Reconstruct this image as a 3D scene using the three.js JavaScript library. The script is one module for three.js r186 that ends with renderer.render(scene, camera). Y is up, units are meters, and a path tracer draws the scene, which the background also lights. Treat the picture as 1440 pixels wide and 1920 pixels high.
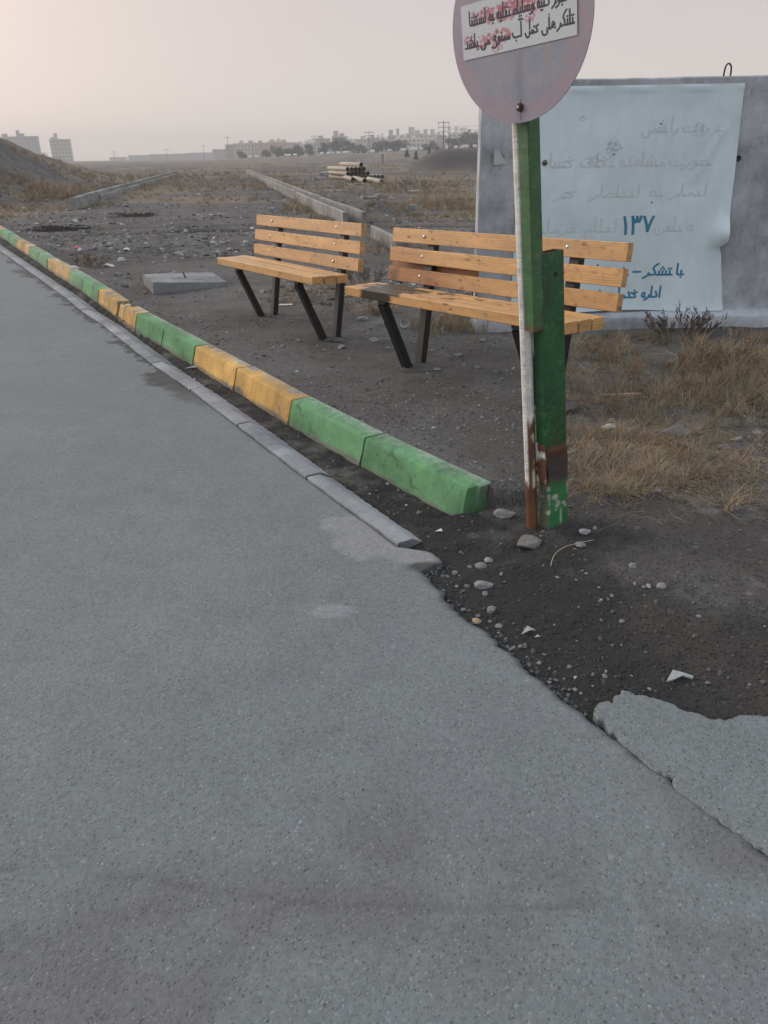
import * as THREE from 'three';
import { mergeGeometries, toCreasedNormals } from 'three/addons/utils/BufferGeometryUtils.js';

// ───────────── camera, sky, sun, exposure ─────────────
const scene = new THREE.Scene();
const CAM_H = 1.5, FPX = 1445, HORIZON = 290, ROLL = THREE.MathUtils.degToRad(1);
const PITCH = Math.atan((960 - HORIZON) / FPX);
const camera = new THREE.PerspectiveCamera(2 * THREE.MathUtils.radToDeg(Math.atan(960 / FPX)), 0.75, 0.05, 6000);
camera.position.set(0, CAM_H, 0);
camera.rotation.order = 'YXZ';
camera.rotation.set(-PITCH, 0, -ROLL);

const SUN_DIR = new THREE.Vector3(-0.81, 0.33, -0.48).normalize();
{ // dusty evening sky: pale warm haze at the horizon, cooler and brighter overhead, warmest towards the veiled sun
  const W = 512, H = 256, d = new Float32Array(W * H * 4);
  const sm = (a, b, x) => { const t = Math.min(1, Math.max(0, (x - a) / (b - a))); return t * t * (3 - 2 * t); };
  for (let j = 0; j < H; j++) for (let i = 0; i < W; i++) {
    const el = ((j + 0.5) / H - 0.5) * Math.PI, az = ((i + 0.5) / W - 0.5) * 2 * Math.PI;
    const v = new THREE.Vector3(Math.cos(el) * Math.cos(az), Math.sin(el), Math.cos(el) * Math.sin(az));
    const e = Math.max(0, Math.sin(el)), up = sm(0.12, 0.85, e), lo = 1 - sm(0, 0.2, e);
    const c = Math.max(0, v.dot(SUN_DIR)), glow = 0.13 * Math.pow(c, 2) + 1.05 * Math.pow(c, 7);
    const k = (j * W + i) * 4;
    d[k] = 0.64 + 0.14 * up + 0.11 * lo + glow * 1.0;
    d[k + 1] = 0.593 + 0.29 * up + 0.10 * lo + glow * 0.66;
    d[k + 2] = 0.595 + 0.42 * up + 0.06 * lo + glow * 0.45;
    d[k + 3] = 1;
  }
  const t = new THREE.DataTexture(d, W, H, THREE.RGBAFormat, THREE.FloatType);
  t.mapping = THREE.EquirectangularReflectionMapping; t.magFilter = THREE.LinearFilter; t.needsUpdate = true;
  scene.background = t; scene.environment = t;
}
const sun = new THREE.DirectionalLight(new THREE.Color(1, 0.89, 0.78), 1.5);
sun.position.copy(SUN_DIR).multiplyScalar(60); sun.target.position.set(0, 0, -6); scene.add(sun, sun.target);
sun.castShadow = true; sun.shadow.radius = 45; sun.shadow.mapSize.set(2048, 2048);
Object.assign(sun.shadow.camera, { left: -25, right: 25, top: 25, bottom: -25, near: 1, far: 160 });
const renderer = new THREE.WebGLRenderer({ antialias: true });
renderer.toneMapping = THREE.LinearToneMapping;
renderer.toneMappingExposure = 1.0;
renderer.shadowMap.enabled = true;
scene.fog = new THREE.FogExp2(new THREE.Color(0.95, 0.945, 0.925), 0.0008);

// ───────────── helpers ─────────────
function rng(seed) { let a = seed >>> 0; return () => { a = (a + 0x6D2B79F5) | 0; let t = Math.imul(a ^ (a >>> 15), 1 | a); t = (t + Math.imul(t ^ (t >>> 7), 61 | t)) ^ t; return ((t ^ (t >>> 14)) >>> 0) / 4294967296; }; }
const hash = (x, y) => { let h = Math.imul(x, 374761393) + Math.imul(y, 668265263) | 0; h = Math.imul(h ^ (h >>> 13), 1274126177); return ((h ^ (h >>> 16)) >>> 0) / 4294967296; };
function vn(x, y, px = 0, py = 0) { // value noise 0..1, optionally periodic
  const xi = Math.floor(x), yi = Math.floor(y), fx = x - xi, fy = y - yi;
  const u = fx * fx * (3 - 2 * fx), v = fy * fy * (3 - 2 * fy);
  const m = (a, p) => p ? ((a % p) + p) % p : a;
  const x0 = m(xi, px), x1 = m(xi + 1, px), y0 = m(yi, py), y1 = m(yi + 1, py);
  const a = hash(x0, y0), b = hash(x1, y0), c = hash(x0, y1), e = hash(x1, y1);
  return a + (b - a) * u + (c - a) * v + (a - b - c + e) * u * v;
}
function fbm(x, y, o = 4, px = 0, py = 0) { let s = 0, a = 0.5, n = 0; for (let i = 0; i < o; i++) { s += a * vn(x, y, px, py); n += a; a *= 0.5; x = x * 2 + 17; y = y * 2 + 31; px *= 2; py *= 2; if (px) { x -= 17; y -= 31; } } return s / n; }
const clamp = (x, a = 0, b = 1) => Math.min(b, Math.max(a, x));
const sstep = (a, b, x) => { const t = clamp((x - a) / (b - a)); return t * t * (3 - 2 * t); };
const mix = (a, b, t) => a + (b - a) * t;
const mix3 = (a, b, t) => [mix(a[0], b[0], t), mix(a[1], b[1], t), mix(a[2], b[2], t)];
// photograph pixel -> direction -> place on a level or at a depth
const fwd = new THREE.Vector3(0, -Math.sin(PITCH), -Math.cos(PITCH)), right0 = new THREE.Vector3(1, 0, 0), up0 = new THREE.Vector3().crossVectors(right0, fwd);
const camR = right0.clone().multiplyScalar(Math.cos(ROLL)).addScaledVector(up0, -Math.sin(ROLL));
const camU = up0.clone().multiplyScalar(Math.cos(ROLL)).addScaledVector(right0, Math.sin(ROLL));
const ray = (px, py) => fwd.clone().addScaledVector(camR, (px - 720) / FPX).addScaledVector(camU, -(py - 960) / FPX);
const onLevel = (px, py, y = 0) => { const d = ray(px, py); return d.multiplyScalar((y - CAM_H) / d.y).add(new THREE.Vector3(0, CAM_H, 0)); };
const atDepth = (px, py, z) => { const d = ray(px, py); return d.multiplyScalar(z / d.z).add(new THREE.Vector3(0, CAM_H, 0)); };
const onGround = (px, py) => { // first place where the line of sight meets the ground
  const d = ray(px, py), at = (t) => new THREE.Vector3(d.x * t, CAM_H + d.y * t, d.z * t); let a = 0.8, b = a, p;
  for (; b < 400; b *= 1.03) { p = at(b); if (p.y < height(p.x, p.z)) break; a = b; }
  for (let i = 0; i < 16; i++) { const m = (a + b) / 2; p = at(m); if (p.y < height(p.x, p.z)) b = m; else a = m; }
  return at((a + b) / 2); };

const names = new Map();
const numbered = (n) => { const k = names.get(n) || 0; names.set(n, k + 1); return k ? n + '_' + String(k).padStart(3, '0') : n; };
function tag(o, label, category, group, kind) { if (label) o.userData.label = label; if (category) o.userData.category = category; if (group) o.userData.group = group; if (kind) o.userData.kind = kind; return o; }
function thing(name, label, category, pos = [0, 0, 0], group) { const g = new THREE.Group(); g.name = numbered(name); g.position.set(...pos); scene.add(g); return tag(g, label, category, group); }
function part(parent, name, geo, mat, label) { const m = new THREE.Mesh(geo, mat); m.name = name; if (label) m.userData.label = label; parent.add(m); return m; }
function solo(name, geo, mat, label, category, group) { const m = new THREE.Mesh(geo, mat); m.name = numbered(name); scene.add(m); return tag(m, label, category, group); }
function structure(name, geo, mat, label) { const m = new THREE.Mesh(geo, mat); m.name = name; m.userData.kind = 'structure'; if (label) m.userData.label = label; scene.add(m); return m; }

const toS = (c) => Math.round(255 * clamp(c <= 0.0031308 ? 12.92 * c : 1.055 * Math.pow(c, 1 / 2.4) - 0.055));
function colorTex(N, M, fn, rx = 1, ry = 1) { const d = new Uint8Array(N * M * 4); for (let j = 0; j < M; j++) for (let i = 0; i < N; i++) { const c = fn(i, j), k = (j * N + i) * 4; d[k] = toS(c[0]); d[k + 1] = toS(c[1]); d[k + 2] = toS(c[2]); d[k + 3] = 255; } return wrap(d, N, M, rx, ry, true); }
function grayTex(arr, N, M, rx, ry) { const d = new Uint8Array(N * M * 4); for (let k = 0; k < N * M; k++) { d[4 * k] = d[4 * k + 1] = d[4 * k + 2] = clamp(arr[k]) * 255; d[4 * k + 3] = 255; } return wrap(d, N, M, rx, ry, false); }
function wrap(d, N, M, rx, ry, srgb) { const t = new THREE.DataTexture(d, N, M); t.wrapS = t.wrapT = THREE.RepeatWrapping; t.magFilter = THREE.LinearFilter; t.minFilter = THREE.LinearFilter; t.repeat.set(rx, ry); if (srgb) t.colorSpace = THREE.SRGBColorSpace; t.needsUpdate = true; return t; }
const std = (o) => new THREE.MeshStandardMaterial({ roughness: 0.85, metalness: 0, ...o });
const lin = (r, g, b) => new THREE.Color().setRGB(r, g, b);

// stamped grains: colour and relief of ground made of small stones (periodic)
function grains(N, tile, seed, base, layers) {
  const R = rng(seed), col = new Float32Array(N * N * 3), hgt = new Float32Array(N * N), s = N / tile;
  for (let j = 0; j < N; j++) for (let i = 0; i < N; i++) {
    const a = fbm(i / 8, j / 8, 3, N / 8, N / 8), b = fbm(i / 96, j / 96, 3, Math.round(N / 96) || 1, Math.round(N / 96) || 1), c = hash(i + seed, j);
    const v = base.v * (0.52 + 0.42 * a + 0.16 * b + 0.38 * c), k = j * N + i;
    col[3 * k] = v * base.t[0]; col[3 * k + 1] = v * base.t[1]; col[3 * k + 2] = v * base.t[2]; hgt[k] = 0.25 + 0.22 * a + 0.06 * c;
  }
  for (const L of layers) for (let n = 0; n < L.n; n++) {
    const r = (L.r0 + (L.r1 - L.r0) * Math.pow(R(), 2.2)) * s, cx = R() * N, cy = R() * N, el = 0.55 + 0.45 * R(), th = R() * Math.PI, ct = Math.cos(th), st = Math.sin(th);
    const v = L.v0 + (L.v1 - L.v0) * Math.pow(R(), L.p || 1.6), w = (R() - 0.5) * (L.w || 0.1), irr = R() * 6.28, q = Math.ceil(r) + 1, lift = L.h * (0.5 + 0.5 * R());
    for (let y = -q; y <= q; y++) for (let x = -q; x <= q; x++) {
      const X = (x * ct + y * st) / r, Y = (-x * st + y * ct) / (r * el), ang = Math.atan2(Y, X), D = Math.sqrt(X * X + Y * Y) / (1 + 0.16 * Math.sin(3 * ang + irr) + 0.1 * Math.sin(5 * ang + irr * 2));
      if (D > 1) continue;
      const k = (((Math.round(cy) + y) % N + N) % N) * N + (((Math.round(cx) + x) % N + N) % N), e = clamp((1 - D) * r * 0.8), o = L.a * e;
      col[3 * k] = mix(col[3 * k], v * (1 + w), o); col[3 * k + 1] = mix(col[3 * k + 1], v, o); col[3 * k + 2] = mix(col[3 * k + 2], v * (1 - w), o);
      hgt[k] = mix(hgt[k], 0.35 + lift * Math.sqrt(1 - D * D), e);
    }
  }
  return { map: colorTex(N, N, (i, j) => { const k = 3 * (j * N + i); return [col[k], col[k + 1], col[k + 2]]; }, 1 / tile, 1 / tile), bump: grayTex(hgt, N, N, 1 / tile, 1 / tile) };
}
// materials
const asphaltTex = grains(2048, 2.4, 11, { v: 0.56, t: [0.98, 1.0, 1.02] }, [
  { n: 56000, r0: 0.0014, r1: 0.0046, v0: 0.28, v1: 1.0, p: 1.4, w: 0.12, h: 0.45, a: 0.72 },
  { n: 9000, r0: 0.0016, r1: 0.0050, v0: 0.8, v1: 1.0, w: 0.12, h: 0.45, a: 0.85 },
  { n: 1500, r0: 0.0014, r1: 0.004, v0: 0.10, v1: 0.3, w: 0.1, h: 0.0, a: 0.65 },
  { n: 420, r0: 0.004, r1: 0.008, v0: 0.55, v1: 1.0, w: 0.3, h: 0.5, a: 0.85 }]);
const dirtTex = grains(2048, 2.6, 23, { v: 0.52, t: [1.0, 0.98, 0.95] }, [
  { n: 42000, r0: 0.0015, r1: 0.006, v0: 0.2, v1: 1.0, p: 1.5, w: 0.14, h: 0.6, a: 0.75 },
  { n: 5200, r0: 0.004, r1: 0.012, v0: 0.35, v1: 1.0, p: 1.3, w: 0.14, h: 0.7, a: 0.75 },
  { n: 700, r0: 0.008, r1: 0.02, v0: 0.4, v1: 1.0, w: 0.12, h: 0.9, a: 0.8 }]);
const asphaltMat = std({ map: asphaltTex.map, bumpMap: asphaltTex.bump, bumpScale: 0.006, roughness: 0.86, vertexColors: true });
const patchMat = std({ map: asphaltTex.map, bumpMap: asphaltTex.bump, bumpScale: 0.009, roughness: 0.9, color: lin(0.295, 0.322, 0.320) });
const dirtMat = std({ map: dirtTex.map, bumpMap: dirtTex.bump, bumpScale: 0.018, roughness: 0.95, vertexColors: true });

const concTex = (() => { const N = 1024, h = new Float32Array(N * N); const map = colorTex(N, N, (i, j) => {
  const a = fbm(i / 128, j / 128, 5, 8, 8), b = fbm(i / 14, j / 14, 3, 73, 73), c = hash(i, j + 7), p = vn(i / 9, j / 9, 114, 114) > 0.93 ? 1 : 0;
  const st = fbm(i / 24, j / 200, 4, 43, 5), v = 0.60 + 0.34 * (a - 0.5) * 1.6 + 0.12 * (b - 0.5) + 0.06 * (c - 0.5) + 0.16 * (st - 0.5) - 0.16 * p;
  h[j * N + i] = 0.55 + 0.3 * (b - 0.5) + 0.12 * (c - 0.5) - 0.4 * p; return [v * 0.985, v, v * 1.015]; }, 1 / 1.6, 1 / 1.6);
  return { map, bump: grayTex(h, N, N, 1 / 1.6, 1 / 1.6) }; })();
const concrete = (r, g, b, bs = 0.004) => std({ map: concTex.map, bumpMap: concTex.bump, bumpScale: bs, color: lin(r, g, b), roughness: 0.92 });
const concreteV = std({ map: concTex.map, bumpMap: concTex.bump, bumpScale: 0.004, vertexColors: true, roughness: 0.85 });

const woodTex = (() => { const N = 2048, M = 512, R = rng(5), kn = []; for (let i = 0; i < 34; i++) kn.push([R() * N, R() * M, 5 + R() * 9]);
  const h = new Float32Array(N * M);
  const map = colorTex(N, M, (i, j) => {
    let dv = 0, dark = 0; for (const [x, y, r] of kn) { let dx = Math.abs(i - x); dx = Math.min(dx, N - dx); let dy = j - y; if (dy > M / 2) dy -= M; if (dy < -M / 2) dy += M; const q = dx * dx / (r * r * 9) + dy * dy / (r * r * 1.6); if (q < 9) { dv += Math.sign(dy || 1) * Math.exp(-q * 0.8) * r * 0.9; dark += Math.exp(-q * q * 6); } }
    const y = j + dv + 26 * (fbm(i / 512, j / 128, 3, 4, 4) - 0.5), ring = 0.5 + 0.5 * Math.sin(y * 0.52 + 5 * fbm(i / 256, j / 64, 2, 8, 8)), fib = fbm(i / 64, j / 2, 3, 32, 256), big = fbm(i / 300, j / 40, 3, 7, 13);
    const v = 0.86 + 0.16 * (fib - 0.5) - 0.15 * ring * ring + 0.40 * (big - 0.5), k = clamp(dark);
    h[j * N + i] = 0.5 + 0.3 * (fib - 0.5) - 0.15 * ring;
    return mix3([0.68 * v, 0.385 * v * (0.97 + 0.06 * fib), 0.155 * v * (0.9 + 0.1 * (1 - ring))], [0.20, 0.085, 0.03], k * 0.75); }, 1 / 2.1, 1 / 0.52);
  return { map, bump: grayTex(h, N, M, 1 / 2.1, 1 / 0.52) }; })();
const woodMat = std({ map: woodTex.map, bumpMap: woodTex.bump, bumpScale: 0.0012, roughness: 0.4, vertexColors: true });
const paintTex = (() => { const N = 512, h = new Float32Array(N * N); const map = colorTex(N, N, (i, j) => { const a = fbm(i / 40, j / 128, 4, 13, 4), b = fbm(i / 5, j / 40, 3, 102, 13), s = hash(i, j); h[j * N + i] = 0.5 + 0.4 * (a - 0.5) + 0.2 * (b - 0.5); const v = 0.74 + 0.42 * (a - 0.5) + 0.30 * (b - 0.5) + 0.05 * s; return [v, v, v]; }, 1 / 0.4, 1 / 0.4); return { map, bump: grayTex(h, N, N, 2.5, 2.5) }; })();
const paintV = std({ map: paintTex.map, bumpMap: paintTex.bump, bumpScale: 0.0012, vertexColors: true, roughness: 0.5 });
const blackSteel = std({ map: paintTex.map, color: lin(0.016, 0.017, 0.017), roughness: 0.42 });
const boltMat = std({ color: lin(0.55, 0.56, 0.58), metalness: 0.9, roughness: 0.35 });
const rustMat = std({ map: paintTex.map, color: lin(0.07, 0.035, 0.022), roughness: 0.9 });

// a closed outline [z,y] drawn out along x
function resample(prof, step) { const out = []; for (let i = 0; i < prof.length; i++) { const a = prof[i], b = prof[(i + 1) % prof.length], n = Math.max(1, Math.round(Math.hypot(b[0] - a[0], b[1] - a[1]) / step)); for (let k = 0; k < n; k++) out.push([mix(a[0], b[0], k / n), mix(a[1], b[1], k / n)]); } return out; }
function rrect(z0, z1, y0, y1, c) { return [[z1, y0 + c], [z1, y1 - c], [z1 - c, y1], [z0 + c, y1], [z0, y1 - c], [z0, y0 + c], [z0 + c, y0], [z1 - c, y0]]; }
function loft(prof, x0, x1, nseg, { cap = true, disp, col, crease = 0.7, uvo = [0, 0] } = {}) {
  const n = prof.length, pos = [], uv = [], colr = [], idx = [], per = [0];
  for (let i = 0; i < n; i++) per.push(per[i] + Math.hypot(prof[(i + 1) % n][0] - prof[i][0], prof[(i + 1) % n][1] - prof[i][1]));
  const put = (x, z, y, u, v) => { let p = [x, y, z]; if (disp) p = disp(p, [x, y, z]); pos.push(...p); uv.push(u + uvo[0], v + uvo[1]); if (col) colr.push(...col([x, y, z])); };
  for (let s = 0; s <= nseg; s++) { const x = mix(x0, x1, s / nseg); for (let i = 0; i <= n; i++) put(x, prof[i % n][0], prof[i % n][1], x, per[i]); }
  for (let s = 0; s < nseg; s++) for (let i = 0; i < n; i++) { const a = s * (n + 1) + i, b = a + n + 1; idx.push(a, a + 1, b, a + 1, b + 1, b); }
  if (cap) for (const e of [0, 1]) { const x = e ? x1 : x0, b = pos.length / 3; let cz = 0, cy = 0; for (const q of prof) { cz += q[0] / n; cy += q[1] / n; } put(x, cz, cy, cz, cy); for (const q of prof) put(x, q[0], q[1], q[0], q[1]); for (let i = 0; i < n; i++) { const i0 = b + 1 + i, i1 = b + 1 + (i + 1) % n; e ? idx.push(b, i0, i1) : idx.push(b, i1, i0); } }
  const g = new THREE.BufferGeometry(); g.setAttribute('position', new THREE.Float32BufferAttribute(pos, 3)); g.setAttribute('uv', new THREE.Float32BufferAttribute(uv, 2)); if (col) g.setAttribute('color', new THREE.Float32BufferAttribute(colr, 3)); g.setIndex(idx);
  return toCreasedNormals(g, crease);
}
// irregular stone, unit size
function rockGeo(seed, detail = 1, flat = 0.6, rough = 0.35) { const g = new THREE.IcosahedronGeometry(1, detail), p = g.attributes.position, R = rng(seed), o = [R() * 50, R() * 50, R() * 50], sx = 0.75 + R() * 0.5, sz = 0.75 + R() * 0.5;
  const cut = []; for (let i = 0; i < 5; i++) { const v = new THREE.Vector3(R() - 0.5, (R() - 0.5) * 0.8, R() - 0.5).normalize(); cut.push([v, 0.55 + R() * 0.3]); }
  const v = new THREE.Vector3(); for (let i = 0; i < p.count; i++) { v.fromBufferAttribute(p, i).normalize(); const m = 1 + rough * (fbm(v.x * 1.7 + o[0] + v.z, v.y * 1.7 + o[1] - v.z, 2) - 0.5) * 2; v.multiplyScalar(m); for (const [c, d] of cut) { const q = v.dot(c); if (q > d) v.addScaledVector(c, (d - q) * 0.85); } p.setXYZ(i, v.x * sx, v.y * flat, v.z * sz); }
  g.computeVertexNormals(); return toCreasedNormals(g, 0.5); }
function orient(o, u, v, n) { o.quaternion.setFromRotationMatrix(new THREE.Matrix4().makeBasis(u, v, n)); return o; }

// ───────────── lines of road, gutter and kerb (from the photograph, on the road level) ─────────────
const gnd = (list) => list.map(([a, b]) => { const p = onLevel(a, b, 0); return [p.x, p.z]; });
const lipO = gnd([[749, 1025], [575, 898], [445, 799], [358, 732], [285, 683], [233, 642], [192, 609], [152, 583], [125, 560], [67, 518], [0, 470]]);
const lipI = gnd([[803, 1020], [624, 892], [506, 804], [411, 740], [343, 692], [293, 650], [247, 613], [200, 587], [172, 567], [108, 521], [38, 478]]);
const kerbJ = gnd([[865, 975], [675, 872], [540, 795], [438, 730], [361, 684], [303, 648], [253, 617], [233, 604], [218, 593], [183, 567], [153, 545], [130, 530], [103, 513], [88, 503], [70, 490], [55, 480], [30, 464], [14, 452], [0, 443]]);
const ext = (L, n, len) => { const a = L[L.length - 2], b = L[L.length - 1], d = Math.hypot(b[0] - a[0], b[1] - a[1]), u = [-0.50, -0.866]; for (let i = 0; i < n; i++) { const q = L[L.length - 1]; L.push([q[0] + u[0] * len, q[1] + u[1] * len]); } };
ext(lipO, 22, 1.2); ext(lipI, 22, 1.2); ext(kerbJ, 22, 1.2);
const roadNear = gnd([[1440, 1605], [1240, 1450], [1150, 1384], [1040, 1300], [947, 1219], [909, 1181], [874, 1166], [849, 1143], [830, 1114], [803, 1085], [790, 1070]]);
const nose = gnd([[828, 1054], [812, 1034], [770, 1027]]);
const edgePts = [[6.3, 8], [1.62, 0], ...roadNear, ...nose, ...lipO];
const lineX = (L) => { const s = [...L].sort((a, b) => b[1] - a[1]); return (z) => { if (z >= s[0][1]) { const a = s[0], b = s[1]; return a[0] + (a[0] - b[0]) / (a[1] - b[1]) * (z - a[1]); } let lo = 0, hi = s.length - 1; if (z <= s[hi][1]) { const a = s[hi - 1], b = s[hi]; return b[0] + (b[0] - a[0]) / (b[1] - a[1]) * (z - b[1]); } while (hi - lo > 1) { const m = (lo + hi) >> 1; if (s[m][1] >= z) lo = m; else hi = m; } const a = s[lo], b = s[hi]; return mix(a[0], b[0], (a[1] - z) / (a[1] - b[1] || 1e-6)); }; };
const edgeX = lineX(edgePts), innerX = lineX(lipI), kerbX = lineX(kerbJ);
const KERB_END = kerbJ[0][1];   // z of the near end of the kerb

// ───────────── terrain ─────────────
const ruts = (x, z) => { // wheel track crossing the waste ground
  const c = -17.6 - 0.12 * x + 0.5 * Math.sin(x * 0.35); return Math.exp(-(((z - c) / 0.28) ** 2)) + 0.7 * Math.exp(-(((z - c + 1.5) / 0.3) ** 2)); };
function mounds(x, z) {
  let h = 0;
  // long spoil bank on the far side of the road
  const t = clamp((-z - 34) / 50), cx = mix(-21.5, -29, t), cz = z, crest = mix(4.5, 0.0, sstep(0, 1, t * 0.98)) * sstep(-16, -34, z);
  const side = x < cx ? Math.exp(-(((x - cx) / 9) ** 2)) : Math.exp(-(((x - cx) / mix(4.6, 3.4, t)) ** 2));
  h += crest * side * (0.62 + 0.76 * fbm(x * 0.32, z * 0.22, 5));
  // dark flat-topped spoil heap behind the pipes
  const mx = sstep(1.2, 6.0, x) * (1 - sstep(34, 44, x)), mz = sstep(-70, -73.5, z) * (1 - sstep(-80, -86, z));
  h += 1.75 * mx * mz * (0.9 + 0.2 * fbm(x * 0.5, z * 0.5, 3));
  const m2 = sstep(4, 11, x) * (1 - sstep(60, 80, x)), z2 = sstep(-96, -102, z) * (1 - sstep(-112, -120, z));
  h += 2.0 * m2 * z2 * (0.75 + 0.5 * fbm(x * 0.22 + 9, z * 0.2, 3));
  // small heap at the end of the channel
  const rr = Math.hypot(x, z); if (rr > 130 && z < 0) h += clamp(2.25 + 11.3 * x / -z, 0, 6) * sstep(130, 410, rr);
  const hp = heapAt; h += 0.42 * Math.exp(-(((x - hp.x) / 0.75) ** 2) - (((z - hp.z) / 0.9) ** 2));
  return h;
}
const heapAt = onLevel(702, 404, 0.1);
function height(x, z) {
  const r = Math.hypot(x, z), xe = edgeX(z);
  const far = sstep(9, 30, r);
  let hb = 0.10 - 0.05 * far + 0.035 * (fbm(x * 0.9 + 40, z * 0.9, 4) - 0.5) + 0.02 * (fbm(x * 5, z * 5, 3) - 0.5) + far * 0.22 * (fbm(x * 0.12 + 3, z * 0.12, 4) - 0.5) - 0.05 * ruts(x, z) * sstep(9, 12, r) + mounds(x, z) - 0.07 * sstep(-5.4, -7, z) * sstep(-1.0, -3, x) * (1 - far) * 0.4;
  if (r > 60) hb += 0;
  // behind the kerb
  let hk;
  const xk = kerbX(z), xi = innerX(z), back = xk + 0.168 / 0.866;
  if (x < xe + 0.01) hk = -0.06;
  else if (x < xi) hk = -0.05;
  else if (x < xk + 0.04) hk = -0.010 + 0.026 * (fbm(x * 14, z * 14, 3) - 0.45);
  else if (x < back - 0.03) hk = 0.0;
  else hk = mix(0.132, hb, sstep(0, 0.45, x - back));
  // open end beside the sign
  const d = x - xe, spread = sstep(0.02, 0.75, d), lowRight = sstep(-2.35, -1.7, z);
  let hn = x < xe + 0.008 ? -0.06 : -0.022 + 0.085 * spread * (1 - 0.9 * lowRight) + 0.018 * (fbm(x * 4.5, z * 4.5, 4) - 0.5) + 0.014 * (fbm(x * 16, z * 16, 3) - 0.5) * sstep(0, 0.1, d);
  hn += 0.03 * sstep(0.5, 1.6, d) * (1 - lowRight);
  const w = mix(sstep(KERB_END, KERB_END - 0.035, z), sstep(-2.62, -3.35, z), sstep(-0.02, 0.28, x - back - 0.5 * Math.max(0, z - KERB_END)));
  return mix(hn, hk, w);
}
const C = { grey: [0.115, 0.110, 0.106], brown: [0.080, 0.0725, 0.066], damp: [0.0135, 0.0140, 0.0140], pale: [0.20, 0.197, 0.192], tan: [0.215, 0.170, 0.118] };
function soil(x, z) {
  const r = Math.hypot(x, z), d = x - edgeX(z), n1 = fbm(x * 1.1, z * 1.1, 4), n5 = fbm(x * 24, z * 24, 2), n2 = fbm(x * 4.3 + 7, z * 4.3, 4) * 0.72 + 0.28 * n5, n3 = fbm(x * 0.16 + 5, z * 0.16 + 2, 4), n4 = fbm(x * 0.5 + 11, z * 0.5, 3);
  let c = mix3(C.brown, C.grey, sstep(0.36, 0.62, n1 * 0.6 + n2 * 0.4));
  c = mix3(c, C.pale, 0.75 * sstep(0.56, 0.74, n2 * 0.55 + n4 * 0.45));
  // near open end: damp soil along the road edge and on the low ground to the right
  const nearEnd = sstep(-3.4, -2.9, z);
  const wet = nearEnd * clamp(1.25 - sstep(0.22, 1.0, d + 0.9 * (n2 - 0.5)) * (1 - 0.75 * sstep(-2.55, -1.95, z + 0.5 * (n1 - 0.5))) - 0.22 * sstep(0.5, 0.75, n2));
  c = mix3(c, C.damp, clamp(wet) * 0.92);
  c = mix3(c, [0.060, 0.052, 0.045], nearEnd * 0.6 * sstep(0.48, 0.66, n1) * sstep(0.25, 0.6, d));
  // soil that fills the gutter
  if (z < KERB_END + 0.2 && x < kerbX(z) + 0.06) c = mix3(C.damp, [0.10, 0.094, 0.088], 0.9 * sstep(0.5, 0.72, n2));
  // waste ground
  const far = sstep(-7.5, -12, z + 3 * (n4 - 0.5));
  if (far > 0) {
    let f = mix3(c, C.tan, 0.8 * sstep(0.46, 0.62, n3 * 0.65 + n4 * 0.35) * sstep(-15, -24, z));   // soil under dead grass
    f = mix3(f, C.damp, 0.75 * clamp(ruts(x, z)) + 0.55 * sstep(0.55, 0.7, n4) * sstep(-24, -18, z) * sstep(0, 4, -x));
    c = mix3(c, f, far);
    if (z < -66 && z > -88 && x > 1) c = mix3(c, [0.10, 0.095, 0.09], sstep(0.15, 0.7, mounds(x, z)));
  }
  return c;
}
{
  const th = [], rad = [];
  for (let a = -180; a < -41; a += 6) th.push(a); for (let a = -41; a <= 41.001; a += 0.29) th.push(a); for (let a = 46; a <= 180.01; a += 6) th.push(Math.min(a, 180));
  if (th[th.length - 1] < 180) th.push(180);
  for (let r = 0.5; r < 12; r *= 1.0062) rad.push(r); for (let r = 12; r < 120; r *= 1.011) rad.push(r); for (let r = 120; r < 1200; r *= 1.07) rad.push(r);
  rad.push(1200);
  const n = th.length, pos = [], uv = [], col = [], idx = [];
  for (const r of rad) for (const a of th) { const t = a * Math.PI / 180, x = r * Math.sin(t), z = -r * Math.cos(t); pos.push(x, height(x, z), z); uv.push(x, -z); col.push(...soil(x, z).map((v) => v / 0.56)); }
  for (let j = 0; j < rad.length - 1; j++) for (let i = 0; i < n - 1; i++) { const a = j * n + i, b = a + n; idx.push(a, b, a + 1, a + 1, b, b + 1); }
  const c0 = pos.length / 3; pos.push(0, -0.06, 0); uv.push(0, 0); col.push(0.1, 0.1, 0.1); for (let i = 0; i < n - 1; i++) idx.push(c0, i, i + 1);
  const g = new THREE.BufferGeometry(); g.setAttribute('position', new THREE.Float32BufferAttribute(pos, 3)); g.setAttribute('uv', new THREE.Float32BufferAttribute(uv, 2)); g.setAttribute('color', new THREE.Float32BufferAttribute(col, 3)); g.setIndex(idx); g.computeVertexNormals();
  structure('ground', g, dirtMat, 'grey brown dirt and gravel waste ground beside the road');
}

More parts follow.
